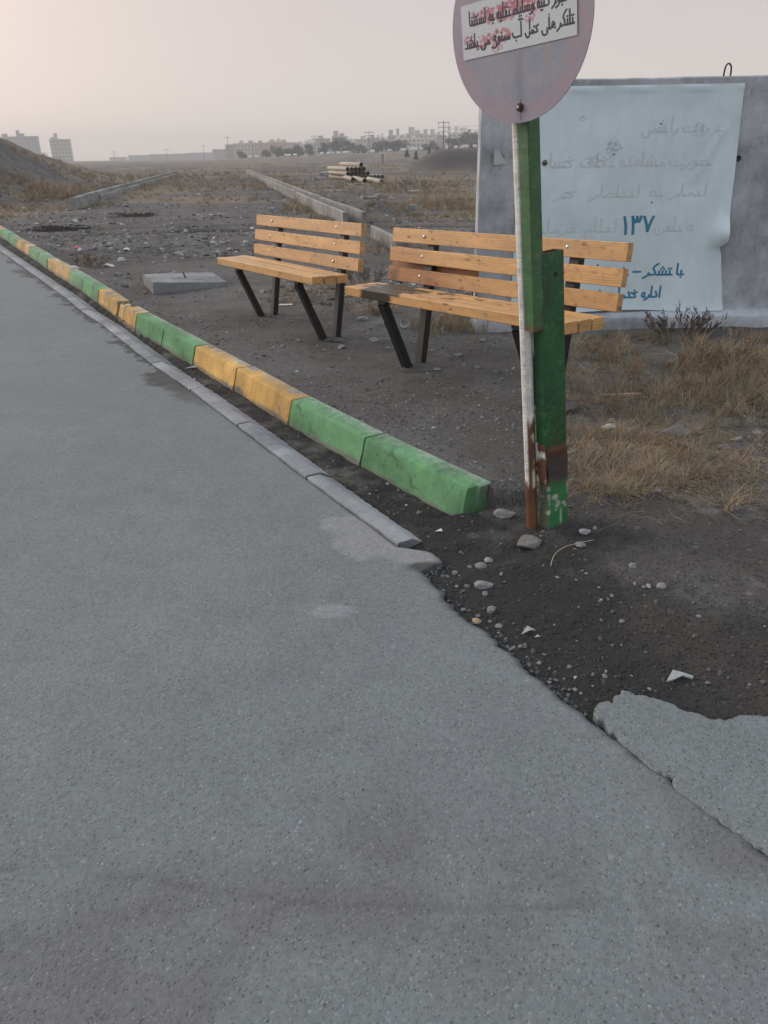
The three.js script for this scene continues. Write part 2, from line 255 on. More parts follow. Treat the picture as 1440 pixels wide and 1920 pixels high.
// ───────────── road ─────────────
const onNotch = onLevel(800, 1064);
{
  const zs = [], ts = [0];
  for (let z = 8; z > 0; z -= 0.5) zs.push(z); for (let z = 0; z > -4; z -= 0.014) zs.push(z); for (let z = -4; z > -12; z -= 0.03) zs.push(z); for (let z = -12; z > -42; z -= 0.4) zs.push(z);
  let st = 0.012; while (ts[ts.length - 1] < 3.4) ts.push(ts[ts.length - 1] + 0.019); while (ts[ts.length - 1] < 14) { st *= 1.35; ts.push(ts[ts.length - 1] + Math.max(0.03, st)); }
  const pos = [], uv = [], col = [], idx = [], n = ts.length + 1;
  const spot = onLevel(622, 1146), smear = [onLevel(700, 1010), onLevel(790, 1040), onLevel(650, 980)];
  const crackPts = gnd([[0, 1628], [150, 1640], [300, 1652], [420, 1672], [560, 1690], [760, 1700], [1000, 1702], [1440, 1690]]);
  for (const z of zs) {
    const rag = z > -2.9 ? 0.036 * (fbm(z * 26, 3, 4) - 0.5) : 0.016 * (fbm(z * 9, 8, 3) - 0.5), xe = edgeX(z) + rag;
    for (let k = -1; k < ts.length; k++) {
      const t = k < 0 ? 0 : ts[k], x = xe - t, edge = k < 0 ? -0.05 : 0;
      const rd = 0.004 * (fbm(x * 1.3, z * 1.3, 3) - 0.5) - (k <= 0 ? 0.004 : 0);
      pos.push(x + (k < 0 ? 0.006 : 0), edge + rd, z); uv.push(x, -z);
      const n1 = fbm(x * 0.9, z * 0.9, 4), n2 = fbm(x * 5, z * 5, 4), n3 = fbm(x * 18, z * 18, 3);
      let c = mix3([0.150, 0.164, 0.163], [0.165, 0.179, 0.179], sstep(0.3, 0.7, n1)); c = mix3(c, [0.148, 0.156, 0.160], 0.4 * sstep(0.52, 0.7, n2));
      // worn brownish band with a filled seam across the foreground
      const q = sstep(-1.25, -1.38, z + 0.22 * (n1 - 0.5)) * 0 + Math.exp(-(((z + 1.17 + 0.10 * x * 0 + 0.2 * (n1 - 0.5)) / 0.13) ** 2));
      c = mix3(c, [0.122, 0.115, 0.112], 0.7 * q * sstep(0.3, 0.6, n2));
      c = mix3(c, [0.128, 0.124, 0.120], 0.75 * sstep(0.50, 0.66, fbm(x * 2.2 + 4, z * 2.2, 4)) * sstep(-1.7, -1.3, z));
      const seam = crackY(x); c = mix3(c, [0.095, 0.095, 0.095], 0.55 * Math.exp(-(((z - seam - 0.012 * (n3 - 0.5)) / 0.009) ** 2)) * sstep(0.35, 0.6, n2 + 0.1));
      // soil washed on to the road along the gutter
      const run = sstep(-4.6, -5.6, z) * (1 - sstep(-13, -16, z)), wid = 0.08 + 0.20 * sstep(0.44, 0.68, fbm(z * 1.1 + 3, 5, 2)) * run, m = run * (1 - sstep(wid * 0.6, wid, t + 0.26 * (n2 - 0.5) + 0.22 * (n3 - 0.5)));
      c = mix3(c, mix3([0.03, 0.029, 0.028], [0.075, 0.071, 0.067], n3), clamp(m * 0.95));
      // pale mortar spilt round the end of the gutter and a pale round mark
      let s = -1; for (const [p, ra] of [[smear[0], 0.16], [smear[1], 0.13], [smear[2], 0.13]]) s = Math.max(s, 1 - Math.hypot(x - p.x, (z - p.z)) / ra);
      c = mix3(c, [0.25, 0.245, 0.235], 0.75 * sstep(0.0, 0.22, s + 0.9 * (n2 - 0.5) + 0.6 * (n3 - 0.5)));
      const sp = Math.hypot((x - spot.x) / 0.085, (z - spot.z) / 0.052); c = mix3(c, [0.25, 0.26, 0.262], 0.62 * (1 - sstep(0.75, 1.12, sp + 0.35 * (n2 - 0.5))));
      // damp dirt in the notch behind the nose of mortar
      const nd = Math.hypot((x - onNotch.x) / 0.09, (z - onNotch.z) / 0.06); c = mix3(c, [0.045, 0.043, 0.04], 0.9 * (1 - sstep(0.55, 0.9, nd + 0.9 * (n2 - 0.5) + 0.5 * (n3 - 0.5))));
      // thin soil line where the asphalt breaks off
      c = mix3(c, [0.06, 0.056, 0.052], 0.6 * (1 - sstep(0.0, 0.035, t + 0.03 * (n3 - 0.5))) * sstep(-2.95, -2.7, z));
      col.push(...c.map((v) => v / 0.56));
    }
  }
  for (let j = 0; j < zs.length - 1; j++) for (let i = 0; i < n - 1; i++) { const a = j * n + i, b = a + n; idx.push(a, b, a + 1, a + 1, b, b + 1); }
  const g = new THREE.BufferGeometry(); g.setAttribute('position', new THREE.Float32BufferAttribute(pos, 3)); g.setAttribute('uv', new THREE.Float32BufferAttribute(uv, 2)); g.setAttribute('color', new THREE.Float32BufferAttribute(col, 3)); g.setIndex(idx);
  for (let i = 0; i < idx.length; i += 3) { const t = idx[i + 1]; idx[i + 1] = idx[i + 2]; idx[i + 2] = t; } g.setIndex(idx); g.computeVertexNormals();
  structure('road', g, asphaltMat, 'worn grey asphalt road with pale stone chips');
  function crackY(x) { const L = crackPts; if (x < L[0][0]) return L[0][1]; for (let i = 0; i < L.length - 1; i++) if (x < L[i + 1][0]) return mix(L[i][1], L[i + 1][1], (x - L[i][0]) / (L[i + 1][0] - L[i][0])); return L[L.length - 1][1]; }
}

{ // broken asphalt apron beyond the crack
  const px = [[1440, 1592], [1340, 1524], [1270, 1474], [1266, 1450], [1250, 1446], [1232, 1440], [1199, 1412], [1171, 1388], [1161, 1373], [1145, 1366], [1138, 1350], [1119, 1335], [1120, 1322], [1132, 1311], [1153, 1313], [1157, 1301], [1171, 1291], [1194, 1298], [1232, 1306], [1256, 1313], [1277, 1327], [1312, 1334], [1327, 1343], [1360, 1346], [1388, 1338], [1440, 1339], [1560, 1330], [1700, 1335], [1900, 1350], [1900, 1900]];
  const P = px.map(([a, b]) => { const q = onLevel(a, b, 0.012); return [q.x, q.z]; }), R = rng(77), out = [];
  for (let i = 0; i < P.length; i++) { const a = P[i], b = P[(i + 1) % P.length], n = Math.max(1, Math.round(Math.hypot(a[0] - b[0], a[1] - b[1]) / 0.012)); for (let k = 0; k < Math.min(n, 60); k++) { const t = k / Math.min(n, 60), s = i < 25 ? 0.010 : 0; out.push([mix(a[0], b[0], t) + s * (R() - 0.5), mix(a[1], b[1], t) + s * (R() - 0.5)]); } }
  const sh = new THREE.Shape(out.map(([x, z]) => new THREE.Vector2(x, -z)));
  const g = new THREE.ExtrudeGeometry(sh, { depth: 0.05, bevelEnabled: true, bevelSize: 0.004, bevelThickness: 0.006, bevelSegments: 1 }); g.rotateX(-Math.PI / 2); g.translate(0, -0.052, 0);
  structure('asphalt_apron', g, patchMat, 'broken grey asphalt apron with crumbled edge beyond the dirt crack');
}

// ───────────── gutter and kerb ─────────────
{
  const gut = new THREE.Group(); gut.name = 'gutter'; tag(gut, 'pale concrete gutter edging laid along the road', null, null, 'structure'); scene.add(gut);
  const m = [concrete(0.41, 0.425, 0.435, 0.003), concrete(0.37, 0.385, 0.40, 0.003), concrete(0.44, 0.45, 0.455, 0.003)], R = rng(31);
  for (let k = 0; k < lipO.length - 1 && k < 24; k++) {
    const a = lipO[k], b = lipO[k + 1], ia = lipI[k], L = Math.hypot(a[0] - b[0], a[1] - b[1]), u = new THREE.Vector3(a[0] - b[0], 0, a[1] - b[1]).normalize(), n = new THREE.Vector3(-u.z, 0, u.x);
    const w = clamp(Math.abs((ia[0] - a[0]) * n.x + (ia[1] - a[1]) * n.z), 0.08, 0.13), prof = resample([[0, -0.05], [0, 0.008], [-0.006, 0.013], [-w * 0.62, 0.014], [-w, -0.012], [-w - 0.05, -0.032], [-w - 0.05, -0.05]], 0.02), sd = k * 7.3;
    const g = loft(prof, -L / 2 + 0.010, L / 2 - 0.010, 40, { disp: (p) => [p[0] + 0.006 * (fbm(p[2] * 30, sd, 2) - 0.5), p[1] + (p[1] > 0 ? 0.005 * (fbm(p[0] * 6 + sd, p[2] * 20, 3) - 0.6) : 0), p[2] + (p[2] > -0.01 ? 0.012 * (fbm(p[0] * 14 + sd, 3, 3) - 0.5) : 0)], uvo: [sd, sd * 0.37] });
    const o = part(gut, k ? 'gutter_slab_' + String(k).padStart(3, '0') : 'gutter_slab', g, m[k % 3]); o.position.set((a[0] + b[0]) / 2, (R() - 0.5) * 0.004, (a[1] + b[1]) / 2); orient(o, u, new THREE.Vector3(0, 1, 0), n);
  }
  const kerb = new THREE.Group(); kerb.name = 'kerb'; tag(kerb, 'kerb of green and yellow painted concrete stones beside the benches', null, null, 'structure'); scene.add(kerb);
  const seq = 'GGYYGGYBYGGYYGGYGGYYGGYYGGYYGGYYGGYYGGYY', paint = { G: [0.084, 0.258, 0.094], Y: [0.54, 0.315, 0.075], B: [0.50, 0.33, 0.12] }, R2 = rng(41);
  for (let k = 0; k < Math.min(kerbJ.length - 1, 30); k++) {
    const a = kerbJ[k], b = kerbJ[k + 1], L = Math.hypot(a[0] - b[0], a[1] - b[1]), u = new THREE.Vector3(a[0] - b[0], 0, a[1] - b[1]).normalize(), n = new THREE.Vector3(-u.z, 0, u.x), sd = k * 3.71 + 1;
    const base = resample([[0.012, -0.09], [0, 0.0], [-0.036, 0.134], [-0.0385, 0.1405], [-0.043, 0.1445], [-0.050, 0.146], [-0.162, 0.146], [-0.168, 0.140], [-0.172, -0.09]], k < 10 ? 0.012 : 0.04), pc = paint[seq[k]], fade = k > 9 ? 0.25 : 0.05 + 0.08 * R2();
    const col = ([x, y, z]) => { const n1 = fbm(x * 3 + sd, (y + z) * 6, 4), n2 = fbm(x * 22 + sd, (y - z) * 26, 3), n3 = fbm(x * 7 + sd * 2, z * 9 + y * 9, 4);
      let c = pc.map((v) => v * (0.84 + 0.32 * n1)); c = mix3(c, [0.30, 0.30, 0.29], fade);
      if (seq[k] !== 'G') c = mix3(c, [0.19, 0.175, 0.16], 0.85 * sstep(0.60, 0.68, n3 * 0.75 + n2 * 0.25 + (y > 0.135 ? 0.05 : -0.03)));   // paint knocked off
      else c = mix3(c, [0.05, 0.12, 0.06], 0.7 * sstep(0.70, 0.78, n2));
      c = mix3(c, [0.30, 0.31, 0.29], 0.7 * sstep(0.62, 0.95, (y > 0.13 ? -z / 0.17 : 0) * 0.55 + 0.62 * fbm(x * 55 + sd, z * 60, 2) + 0.1 * n3));      // dust lying on the back of the top
      c = mix3(c, [0.135, 0.125, 0.11], 0.8 * sstep(0.40, 0.56, n2 * 0.22 + n3 * 0.30 + (y < 0.06 ? (0.045 - y) * 7.0 : -0.3)));     // road grime splashed along the foot
      return c.map((v) => v / 0.60); };
    const gap = 0.005 + 0.006 * R2(), endk = k === 0;
    const disp = (p, q) => { let [x, y, z] = p; const e = Math.min(L / 2 - Math.abs(x), 0.06); y += 0.006 * (fbm(x * 4 + sd, z * 14, 3) - 0.5) - (y > 0.12 && z > -0.07 ? 0.006 * sstep(0.62, 0.8, fbm(x * 9 + sd, 2, 3)) : 0); z += 0.008 * (fbm(x * 4 + sd, y * 12, 3) - 0.5); if (y > 0.05 && e < 0.012) y -= (0.012 - e) * 0.5; if (seq[k] === 'B' && y > 0.01) { const q = fbm(x * 12, z * 12 + y * 5, 3); y -= 0.07 * q; z -= 0.05 * q * (z > -0.07 ? 1 : 0); } if (endk && x > L / 2 - 0.06) { x -= clamp((y + 0.02) / 0.15) * 0.012 * ((x - L / 2 + 0.06) / 0.06); if (z < -0.1) x += 0.02; } return [x, y, z]; };
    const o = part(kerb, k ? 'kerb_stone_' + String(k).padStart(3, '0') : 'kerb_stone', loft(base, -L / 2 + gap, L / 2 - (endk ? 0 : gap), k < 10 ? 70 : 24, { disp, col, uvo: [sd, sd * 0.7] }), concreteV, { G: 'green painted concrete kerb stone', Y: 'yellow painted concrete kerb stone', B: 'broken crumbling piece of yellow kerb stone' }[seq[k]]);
    o.position.set((a[0] + b[0]) / 2, 0.006 * (R2() - 0.5), (a[1] + b[1]) / 2); orient(o, u, new THREE.Vector3(0, 1, 0), n); o.rotateY(0.02 * (R2() - 0.5));
  }
}

// ───────────── benches ─────────────
function bench(label, pos, yaw, tilt, burnt, seed) {
  const b = thing('park_bench', label, 'bench', pos, 'slatted park benches behind the kerb'), R = rng(seed);
  const u = new THREE.Vector3(Math.sin(yaw) * Math.cos(tilt), Math.sin(tilt), Math.cos(yaw) * Math.cos(tilt)), n = new THREE.Vector3(-Math.cos(yaw), 0, Math.sin(yaw)), v = new THREE.Vector3().crossVectors(n, u); orient(b, u, v, n);
  const HL = 1.035, white = [1, 1, 1], char = [0.035, 0.032, 0.03];
  const scorch = (kind) => ([x, y, z]) => {
    const wear = fbm(x * 2.3 + kind * 7 + seed, (y - z) * 16, 4), spk = fbm(x * 34 + kind, (y + z) * 60, 2), tone = [1.0, 0.93, 1.05, 0.96, 1.04, 0.9][kind]; let c = mix3([tone, tone * 0.995, tone], [0.74, 0.80, 0.98], 0.55 * sstep(0.5, 0.72, wear * 0.75 + spk * 0.25)); c = mix3(c, [0.42, 0.40, 0.42], 0.5 * sstep(0.70, 0.80, spk)); if (!burnt) return c;
    const n1 = fbm(x * 7 + 3, (y + z) * 12 + kind * 9, 4), n2 = fbm(x * 30 + 3, (y - z) * 40 + kind, 3);
    if (kind === 0) { const m = sstep(-0.86, -0.80, x + 0.16 * (n1 - 0.5)) * (1 - sstep(-0.50, -0.47, x + 0.05 * (n2 - 0.5) - (y > 0.02 ? 0.14 * n1 : 0))); c = mix3(c, char, clamp(m * 1.05)); if (x < -0.98 && y < -0.01) c = mix3(c, char, sstep(0.4, 0.6, n1)); }
    else if (kind < 3) c = mix3(c, char, sstep(0.40, 0.54, n1 * 0.7 + n2 * 0.3 + 0.42 * Math.exp(-(((x + 0.68) / 0.26) ** 2)) - 0.17));
    else if (kind === 5) { c = mix3(c, [0.62, 0.42, 0.36], 0.8 * sstep(-0.1, -0.55, x + 0.3 * (n1 - 0.5))); c = mix3(c, [0.20, 0.15, 0.16], 0.85 * clamp(Math.exp(-(((x + 0.93) / 0.10) ** 2)) + 0.55 * Math.exp(-(((x + 0.56) / 0.09) ** 2))) * sstep(0.3, 0.6, n1)); }
    else if (kind === 4) c = mix3(c, [0.78, 0.60, 0.52], 0.6 * sstep(-0.45, -0.9, x + 0.3 * (n1 - 0.5)));
    return c; };
  const board = (name, w, t, kind) => loft(resample(rrect(-t / 2, t / 2, -w / 2, w / 2, 0.0035), burnt ? 0.016 : 0.024), -HL + 0.006 * (R() - 0.5), HL + 0.006 * (R() - 0.5), 150, { col: scorch(kind), uvo: [R() * 2, R() * 0.5], disp: (p) => [p[0], p[1] + 0.0025 * Math.sin(p[0] * 2 + kind), p[2] + 0.003 * Math.sin(p[0] * 1.7 + kind * 2)] });
  // seat: three thick boards
  for (let i = 0; i < 3; i++) { const m = part(b, 'seat_board', board('s', 0.060, 0.094, i), woodMat, burnt ? ['seat board charred black at one end', 'seat board with black burnt patches', 'seat board with black burnt patches'][i] : undefined); m.position.set(0, 0.516, 0.337 - i * 0.103); }
  // back: three boards leaning back
  const bb = [[-0.0575, 0.8595], [-0.034, 0.729], [-0.011, 0.599]];
  bb.forEach(([z, y], i) => { const m = part(b, 'back_board', board('b', 0.096, 0.044, 3 + i), woodMat, burnt && i === 2 ? 'lowest back board scorched purple brown' : undefined); m.rotation.x = -0.115; m.position.set(0, y, z - 0.022); });
  const bar = (x, z0, y0, z1, y1, w, t) => { const L = Math.hypot(z1 - z0, y1 - y0), g = loft(rrect(-w / 2, w / 2, -t / 2, t / 2, 0.004), 0, L, 1); const q = new THREE.Matrix4().makeBasis(new THREE.Vector3(0, (y1 - y0) / L, (z1 - z0) / L), new THREE.Vector3(0, -(z1 - z0) / L, (y1 - y0) / L), new THREE.Vector3(1, 0, 0)); g.applyMatrix4(q); g.translate(x, y0, z0); return g; };
  for (const x of [-0.645, 0.645]) {
    part(b, 'leg', bar(x, 0.02, -0.10, -0.136, 0.89, 0.075, 0.05), blackSteel); part(b, 'leg', bar(x, 0.088, -0.10, 0.325, 0.455, 0.075, 0.05), blackSteel);
    part(b, 'seat_bracket', bar(x, -0.04, 0.471, 0.345, 0.471, 0.08, 0.03), blackSteel);
    for (let i = 0; i < 3; i++) { const g = new THREE.SphereGeometry(0.0115, 12, 6, 0, 6.29, 0, 1.45); g.scale(1, 0.6, 1); g.rotateX(Math.PI / 2 - 0.115); const m = part(b, 'bolt', g, boltMat); m.position.set(x + 0.012 * (R() - 0.5) - 0.02, bb[i][1] + 0.006, bb[i][0] + 0.0); }
    const f = rockGeo(seed + x * 10 + 50, 2, 0.25, 0.3); f.scale(0.15, 0.12, 0.13); const m = part(b, 'footing', f, concrete(0.17, 0.163, 0.155, 0.012)); m.position.set(x + 0.03, -0.022, 0.05);
  }
  if (burnt) { const g = loft(resample(rrect(-0.02, 0.02, -0.105, 0.105, 0.004), 0.02), -1.13, -0.22, 60, { col: ([x, y]) => mix3([0.72, 0.55, 0.42], [0.42, 0.26, 0.20], sstep(0.4, 0.7, fbm(x * 6, y * 12, 4))), uvo: [0.3, 0.2] }); const m = part(b, 'rear_plank', g, woodMat, 'extra orange plank fixed behind the scorched end of the backrest'); m.rotation.x = -0.115; m.rotation.z = -0.03; m.position.set(0, 0.635, -0.142); }
  return b;
}
bench('clean orange wooden bench with black steel legs beside the concrete slab', [-0.706, 0.10, -7.099], THREE.MathUtils.degToRad(30.94), THREE.MathUtils.degToRad(1.13), false, 3);
bench('orange wooden bench with fire blackened seat end, in front of the concrete wall', [0.665, 0.131, -5.04], THREE.MathUtils.degToRad(35.73), THREE.MathUtils.degToRad(1.24), true, 4);

// ───────────── lettering: strokes of joined Persian letters, written right to left ─────────────
const LET = { // [advance, strokes (x to the left, y up), dots]
  alef: [0.26, [[[0.13, 1.0], [0.13, 0]]]], alefm: [0.3, [[[0.13, 1.0], [0.13, 0]], [[-0.05, 1.2], [0.1, 1.28], [0.2, 1.18], [0.34, 1.26]]]], Alef: [0.22, [[[0, 0], [0.1, 0.02], [0.13, 0.2], [0.13, 1.0]]]],
  t: [0.30, [[[0, 0], [0.3, 0]], [[0.13, 0.02], [0.15, 0.36]]]], b: [0.30, [[[0, 0], [0.3, 0]], [[0.13, 0.02], [0.15, 0.36]]], [[0.15, -0.24]]], n: [0.30, [[[0, 0], [0.3, 0]], [[0.13, 0.02], [0.15, 0.36]]], [[0.15, 0.58]]], T: [0.30, [[[0, 0], [0.3, 0]], [[0.13, 0.02], [0.15, 0.36]]], [[0.06, 0.58], [0.24, 0.58]]], TH: [0.30, [[[0, 0], [0.3, 0]], [[0.13, 0.02], [0.15, 0.36]]], [[0.05, 0.56], [0.25, 0.56], [0.15, 0.74]]], y: [0.30, [[[0, 0], [0.3, 0]], [[0.13, 0.02], [0.15, 0.36]]], [[0.06, -0.24], [0.24, -0.24]]],
  s: [0.72, [[[0, 0], [0.72, 0]], [[0.1, 0], [0.1, 0.34]], [[0.33, 0], [0.33, 0.32]], [[0.56, 0], [0.56, 0.32]]]], sh: [0.72, [[[0, 0], [0.72, 0]], [[0.1, 0], [0.1, 0.34]], [[0.33, 0], [0.33, 0.32]], [[0.56, 0], [0.56, 0.32]]], [[0.24, 0.54], [0.44, 0.54], [0.34, 0.72]]],
  l: [0.24, [[[0, 0], [0.24, 0]], [[0.13, 0], [0.13, 1.0]]]], L: [0.62, [[[0, 0], [0.08, 0.0]], [[0.06, 1.0], [0.06, -0.05], [0.2, -0.26], [0.42, -0.24], [0.55, 0.05]]]],
  k: [0.48, [[[-0.06, 1.05], [0.34, 0.72], [0.12, 0.34], [0.1, 0.02], [0.48, 0]]]], h: [0.5, [[[0, 0], [0.06, 0.42], [0.28, 0.46], [0.36, 0.12], [0.2, 0.02], [0.14, 0.22], [0.34, 0.12], [0.5, 0]]]], H: [0.36, [[[0, 0], [0.08, 0.02], [0.06, 0.46], [0.26, 0.4], [0.3, 0.1], [0.2, 0], [0.06, 0.04]]]], ho: [0.4, [[[0.18, 0.5], [0.34, 0.28], [0.26, 0], [0.06, 0.02], [0.03, 0.22], [0.18, 0.5]]]],
  m: [0.40, [[[0, 0], [0.08, 0.22], [0.24, 0.2], [0.24, 0.0], [0.08, -0.02], [0.4, 0]]]], M: [0.42, [[[0, 0], [0.08, 0.22], [0.26, 0.18], [0.24, 0], [0.12, -0.02]], [[0.3, 0.0], [0.36, -0.3], [0.34, -0.5]]]],
  ain: [0.46, [[[0.36, 0.44], [0.22, 0.54], [0.08, 0.42], [0.14, 0.22], [0.36, 0.2]], [[0.16, 0.22], [0.02, 0.02], [0.46, 0]]]], AIN: [0.6, [[[0.36, 0.42], [0.2, 0.52], [0.08, 0.36], [0.2, 0.2], [0.38, 0.18]], [[0.2, 0.2], [0.02, -0.06], [0.08, -0.38], [0.32, -0.46], [0.58, -0.36]]]], ainm: [0.4, [[[0, 0], [0.4, 0]], [[0.2, 0.02], [0.06, 0.3], [0.3, 0.34], [0.2, 0.02]]]],
  w: [0.44, [[[0, 0], [0.06, 0.05], [0.1, 0.36], [0.28, 0.32], [0.26, 0.06], [0.08, 0.06]], [[0.06, 0.1], [0.14, -0.18], [0.46, -0.30]]]], r: [0.36, [[[0, 0], [0.06, 0.02], [0.06, 0.26], [0.12, -0.08], [0.42, -0.28]]]], d: [0.42, [[[0.2, 0.52], [0.08, 0.16], [0.1, 0.0], [0.4, 0.02]]]],
  f: [0.42, [[[0, 0], [0.42, 0]], [[0.2, 0.04], [0.07, 0.24], [0.18, 0.42], [0.32, 0.28], [0.2, 0.04]]], [[0.19, 0.64]]], q: [0.42, [[[0, 0], [0.42, 0]], [[0.2, 0.04], [0.07, 0.24], [0.18, 0.42], [0.32, 0.28], [0.2, 0.04]]], [[0.1, 0.64], [0.28, 0.64]]],
  ta: [0.66, [[[0, 0], [0.66, 0]], [[0.12, 0.02], [0.3, 0.34], [0.54, 0.3], [0.58, 0.04]], [[0.14, 0], [0.14, 1.0]]]], za: [0.66, [[[0, 0], [0.66, 0]], [[0.12, 0.02], [0.3, 0.34], [0.54, 0.3], [0.58, 0.04]], [[0.14, 0], [0.14, 1.0]]], [[0.36, 0.6]]],
  sad: [0.72, [[[0, 0], [0.72, 0]], [[0.08, 0.02], [0.26, 0.34], [0.48, 0.3], [0.5, 0.04]], [[0.6, 0], [0.6, 0.26]]]],
  Y: [0.72, [[[0, 0], [0.12, 0.14], [0.2, -0.08], [0.04, -0.2], [0.3, -0.4], [0.62, -0.32], [0.68, -0.06]]]], N: [0.58, [[[0, 0.02], [0.06, -0.12], [0.24, -0.30], [0.46, -0.2], [0.52, 0.16]]], [[0.28, 0.1]]], B: [0.86, [[[0, 0], [0.04, 0.02], [0.4, -0.04], [0.74, 0], [0.8, 0.3]]], [[0.42, -0.28]]], TT: [0.86, [[[0, 0], [0.04, 0.02], [0.4, -0.04], [0.74, 0], [0.8, 0.3]]], [[0.34, 0.28], [0.52, 0.28]]], F: [0.9, [[[0, 0], [0.06, 0.3], [0.22, 0.36], [0.26, 0.1], [0.1, 0.02], [0.5, -0.04], [0.78, 0.02], [0.84, 0.26]]], [[0.18, 0.6]]],
  x: [0.56, [[[0.1, 0.5], [0.34, 0.4], [0.54, 0.44]], [[0.42, 0.42], [0.02, 0.02], [0.56, 0]]], [[0.3, 0.68]]], hh: [0.56, [[[0.1, 0.5], [0.34, 0.4], [0.54, 0.44]], [[0.42, 0.42], [0.02, 0.02], [0.56, 0]]]],
  d1: [0.36, [[[0.26, 0.98], [0.16, 0.5], [0.15, 0]]]], d3: [0.62, [[[0.08, 1.0], [0.14, 0.66], [0.28, 0.78], [0.30, 0.98]], [[0.30, 0.98], [0.32, 0.68], [0.46, 0.72], [0.56, 1.0]], [[0.56, 1.0], [0.48, 0.5], [0.46, 0]]]], d7: [0.62, [[[0.06, 0.98], [0.24, 0.5], [0.30, 0.02], [0.36, 0.5], [0.54, 0.98]]]], dash: [0.6, [[[0.05, 0.32], [0.5, 0.32]]]], _: [0.26, []] };
function wordWidth(w) { return w.reduce((s, k) => s + LET[k][0], 0); }
function write(ctx, line, xr, y, size, weight, style, endX) { // line: names of letters, right to left
  const k = line.split(' '), W = wordWidth(k), sx = endX !== undefined ? (xr - endX) / W : size; let x = xr; ctx.strokeStyle = ctx.fillStyle = style; ctx.lineJoin = 'round'; ctx.lineCap = 'butt';
  for (const name of k) { const [adv, strokes, dots] = LET[name];
    for (const s of strokes) { ctx.lineWidth = weight; ctx.lineCap = 'square'; ctx.beginPath(); s.forEach(([a, b], i) => { const X = x - a * sx, Y = y - b * size; if (!i) ctx.moveTo(X, Y); else if (i < s.length - 1) { const nx = x - s[i + 1][0] * sx, ny = y - s[i + 1][1] * size; ctx.quadraticCurveTo(X, Y, (X + nx) / 2, (Y + ny) / 2); } else ctx.lineTo(X, Y); }); ctx.stroke(); }
    for (const [a, b] of dots || []) { ctx.save(); ctx.translate(x - a * sx, y - b * size); ctx.rotate(Math.PI / 4); const q = weight * 0.95; ctx.fillRect(-q / 2, -q / 2, q, q); ctx.restore(); }
    x -= adv * sx; }
  return x;
}
function canvasTex(w, h, draw) { const c = document.createElement('canvas'); c.width = w; c.height = h; draw(c.getContext('2d'), w, h); const t = new THREE.CanvasTexture(c); t.colorSpace = THREE.SRGBColorSpace; t.magFilter = THREE.LinearFilter; return t; }
function blot(ctx, x, y, r, style, seed, n = 26) { const R = rng(seed); ctx.fillStyle = style; for (let i = 0; i < n; i++) { const a = R() * 6.28, d = Math.sqrt(R()) * r; ctx.beginPath(); ctx.ellipse(x + Math.cos(a) * d * 1.3, y + Math.sin(a) * d * 0.8, r * (0.08 + 0.25 * R()), r * (0.05 + 0.16 * R()), R() * 3, 0, 6.29); ctx.fill(); } }

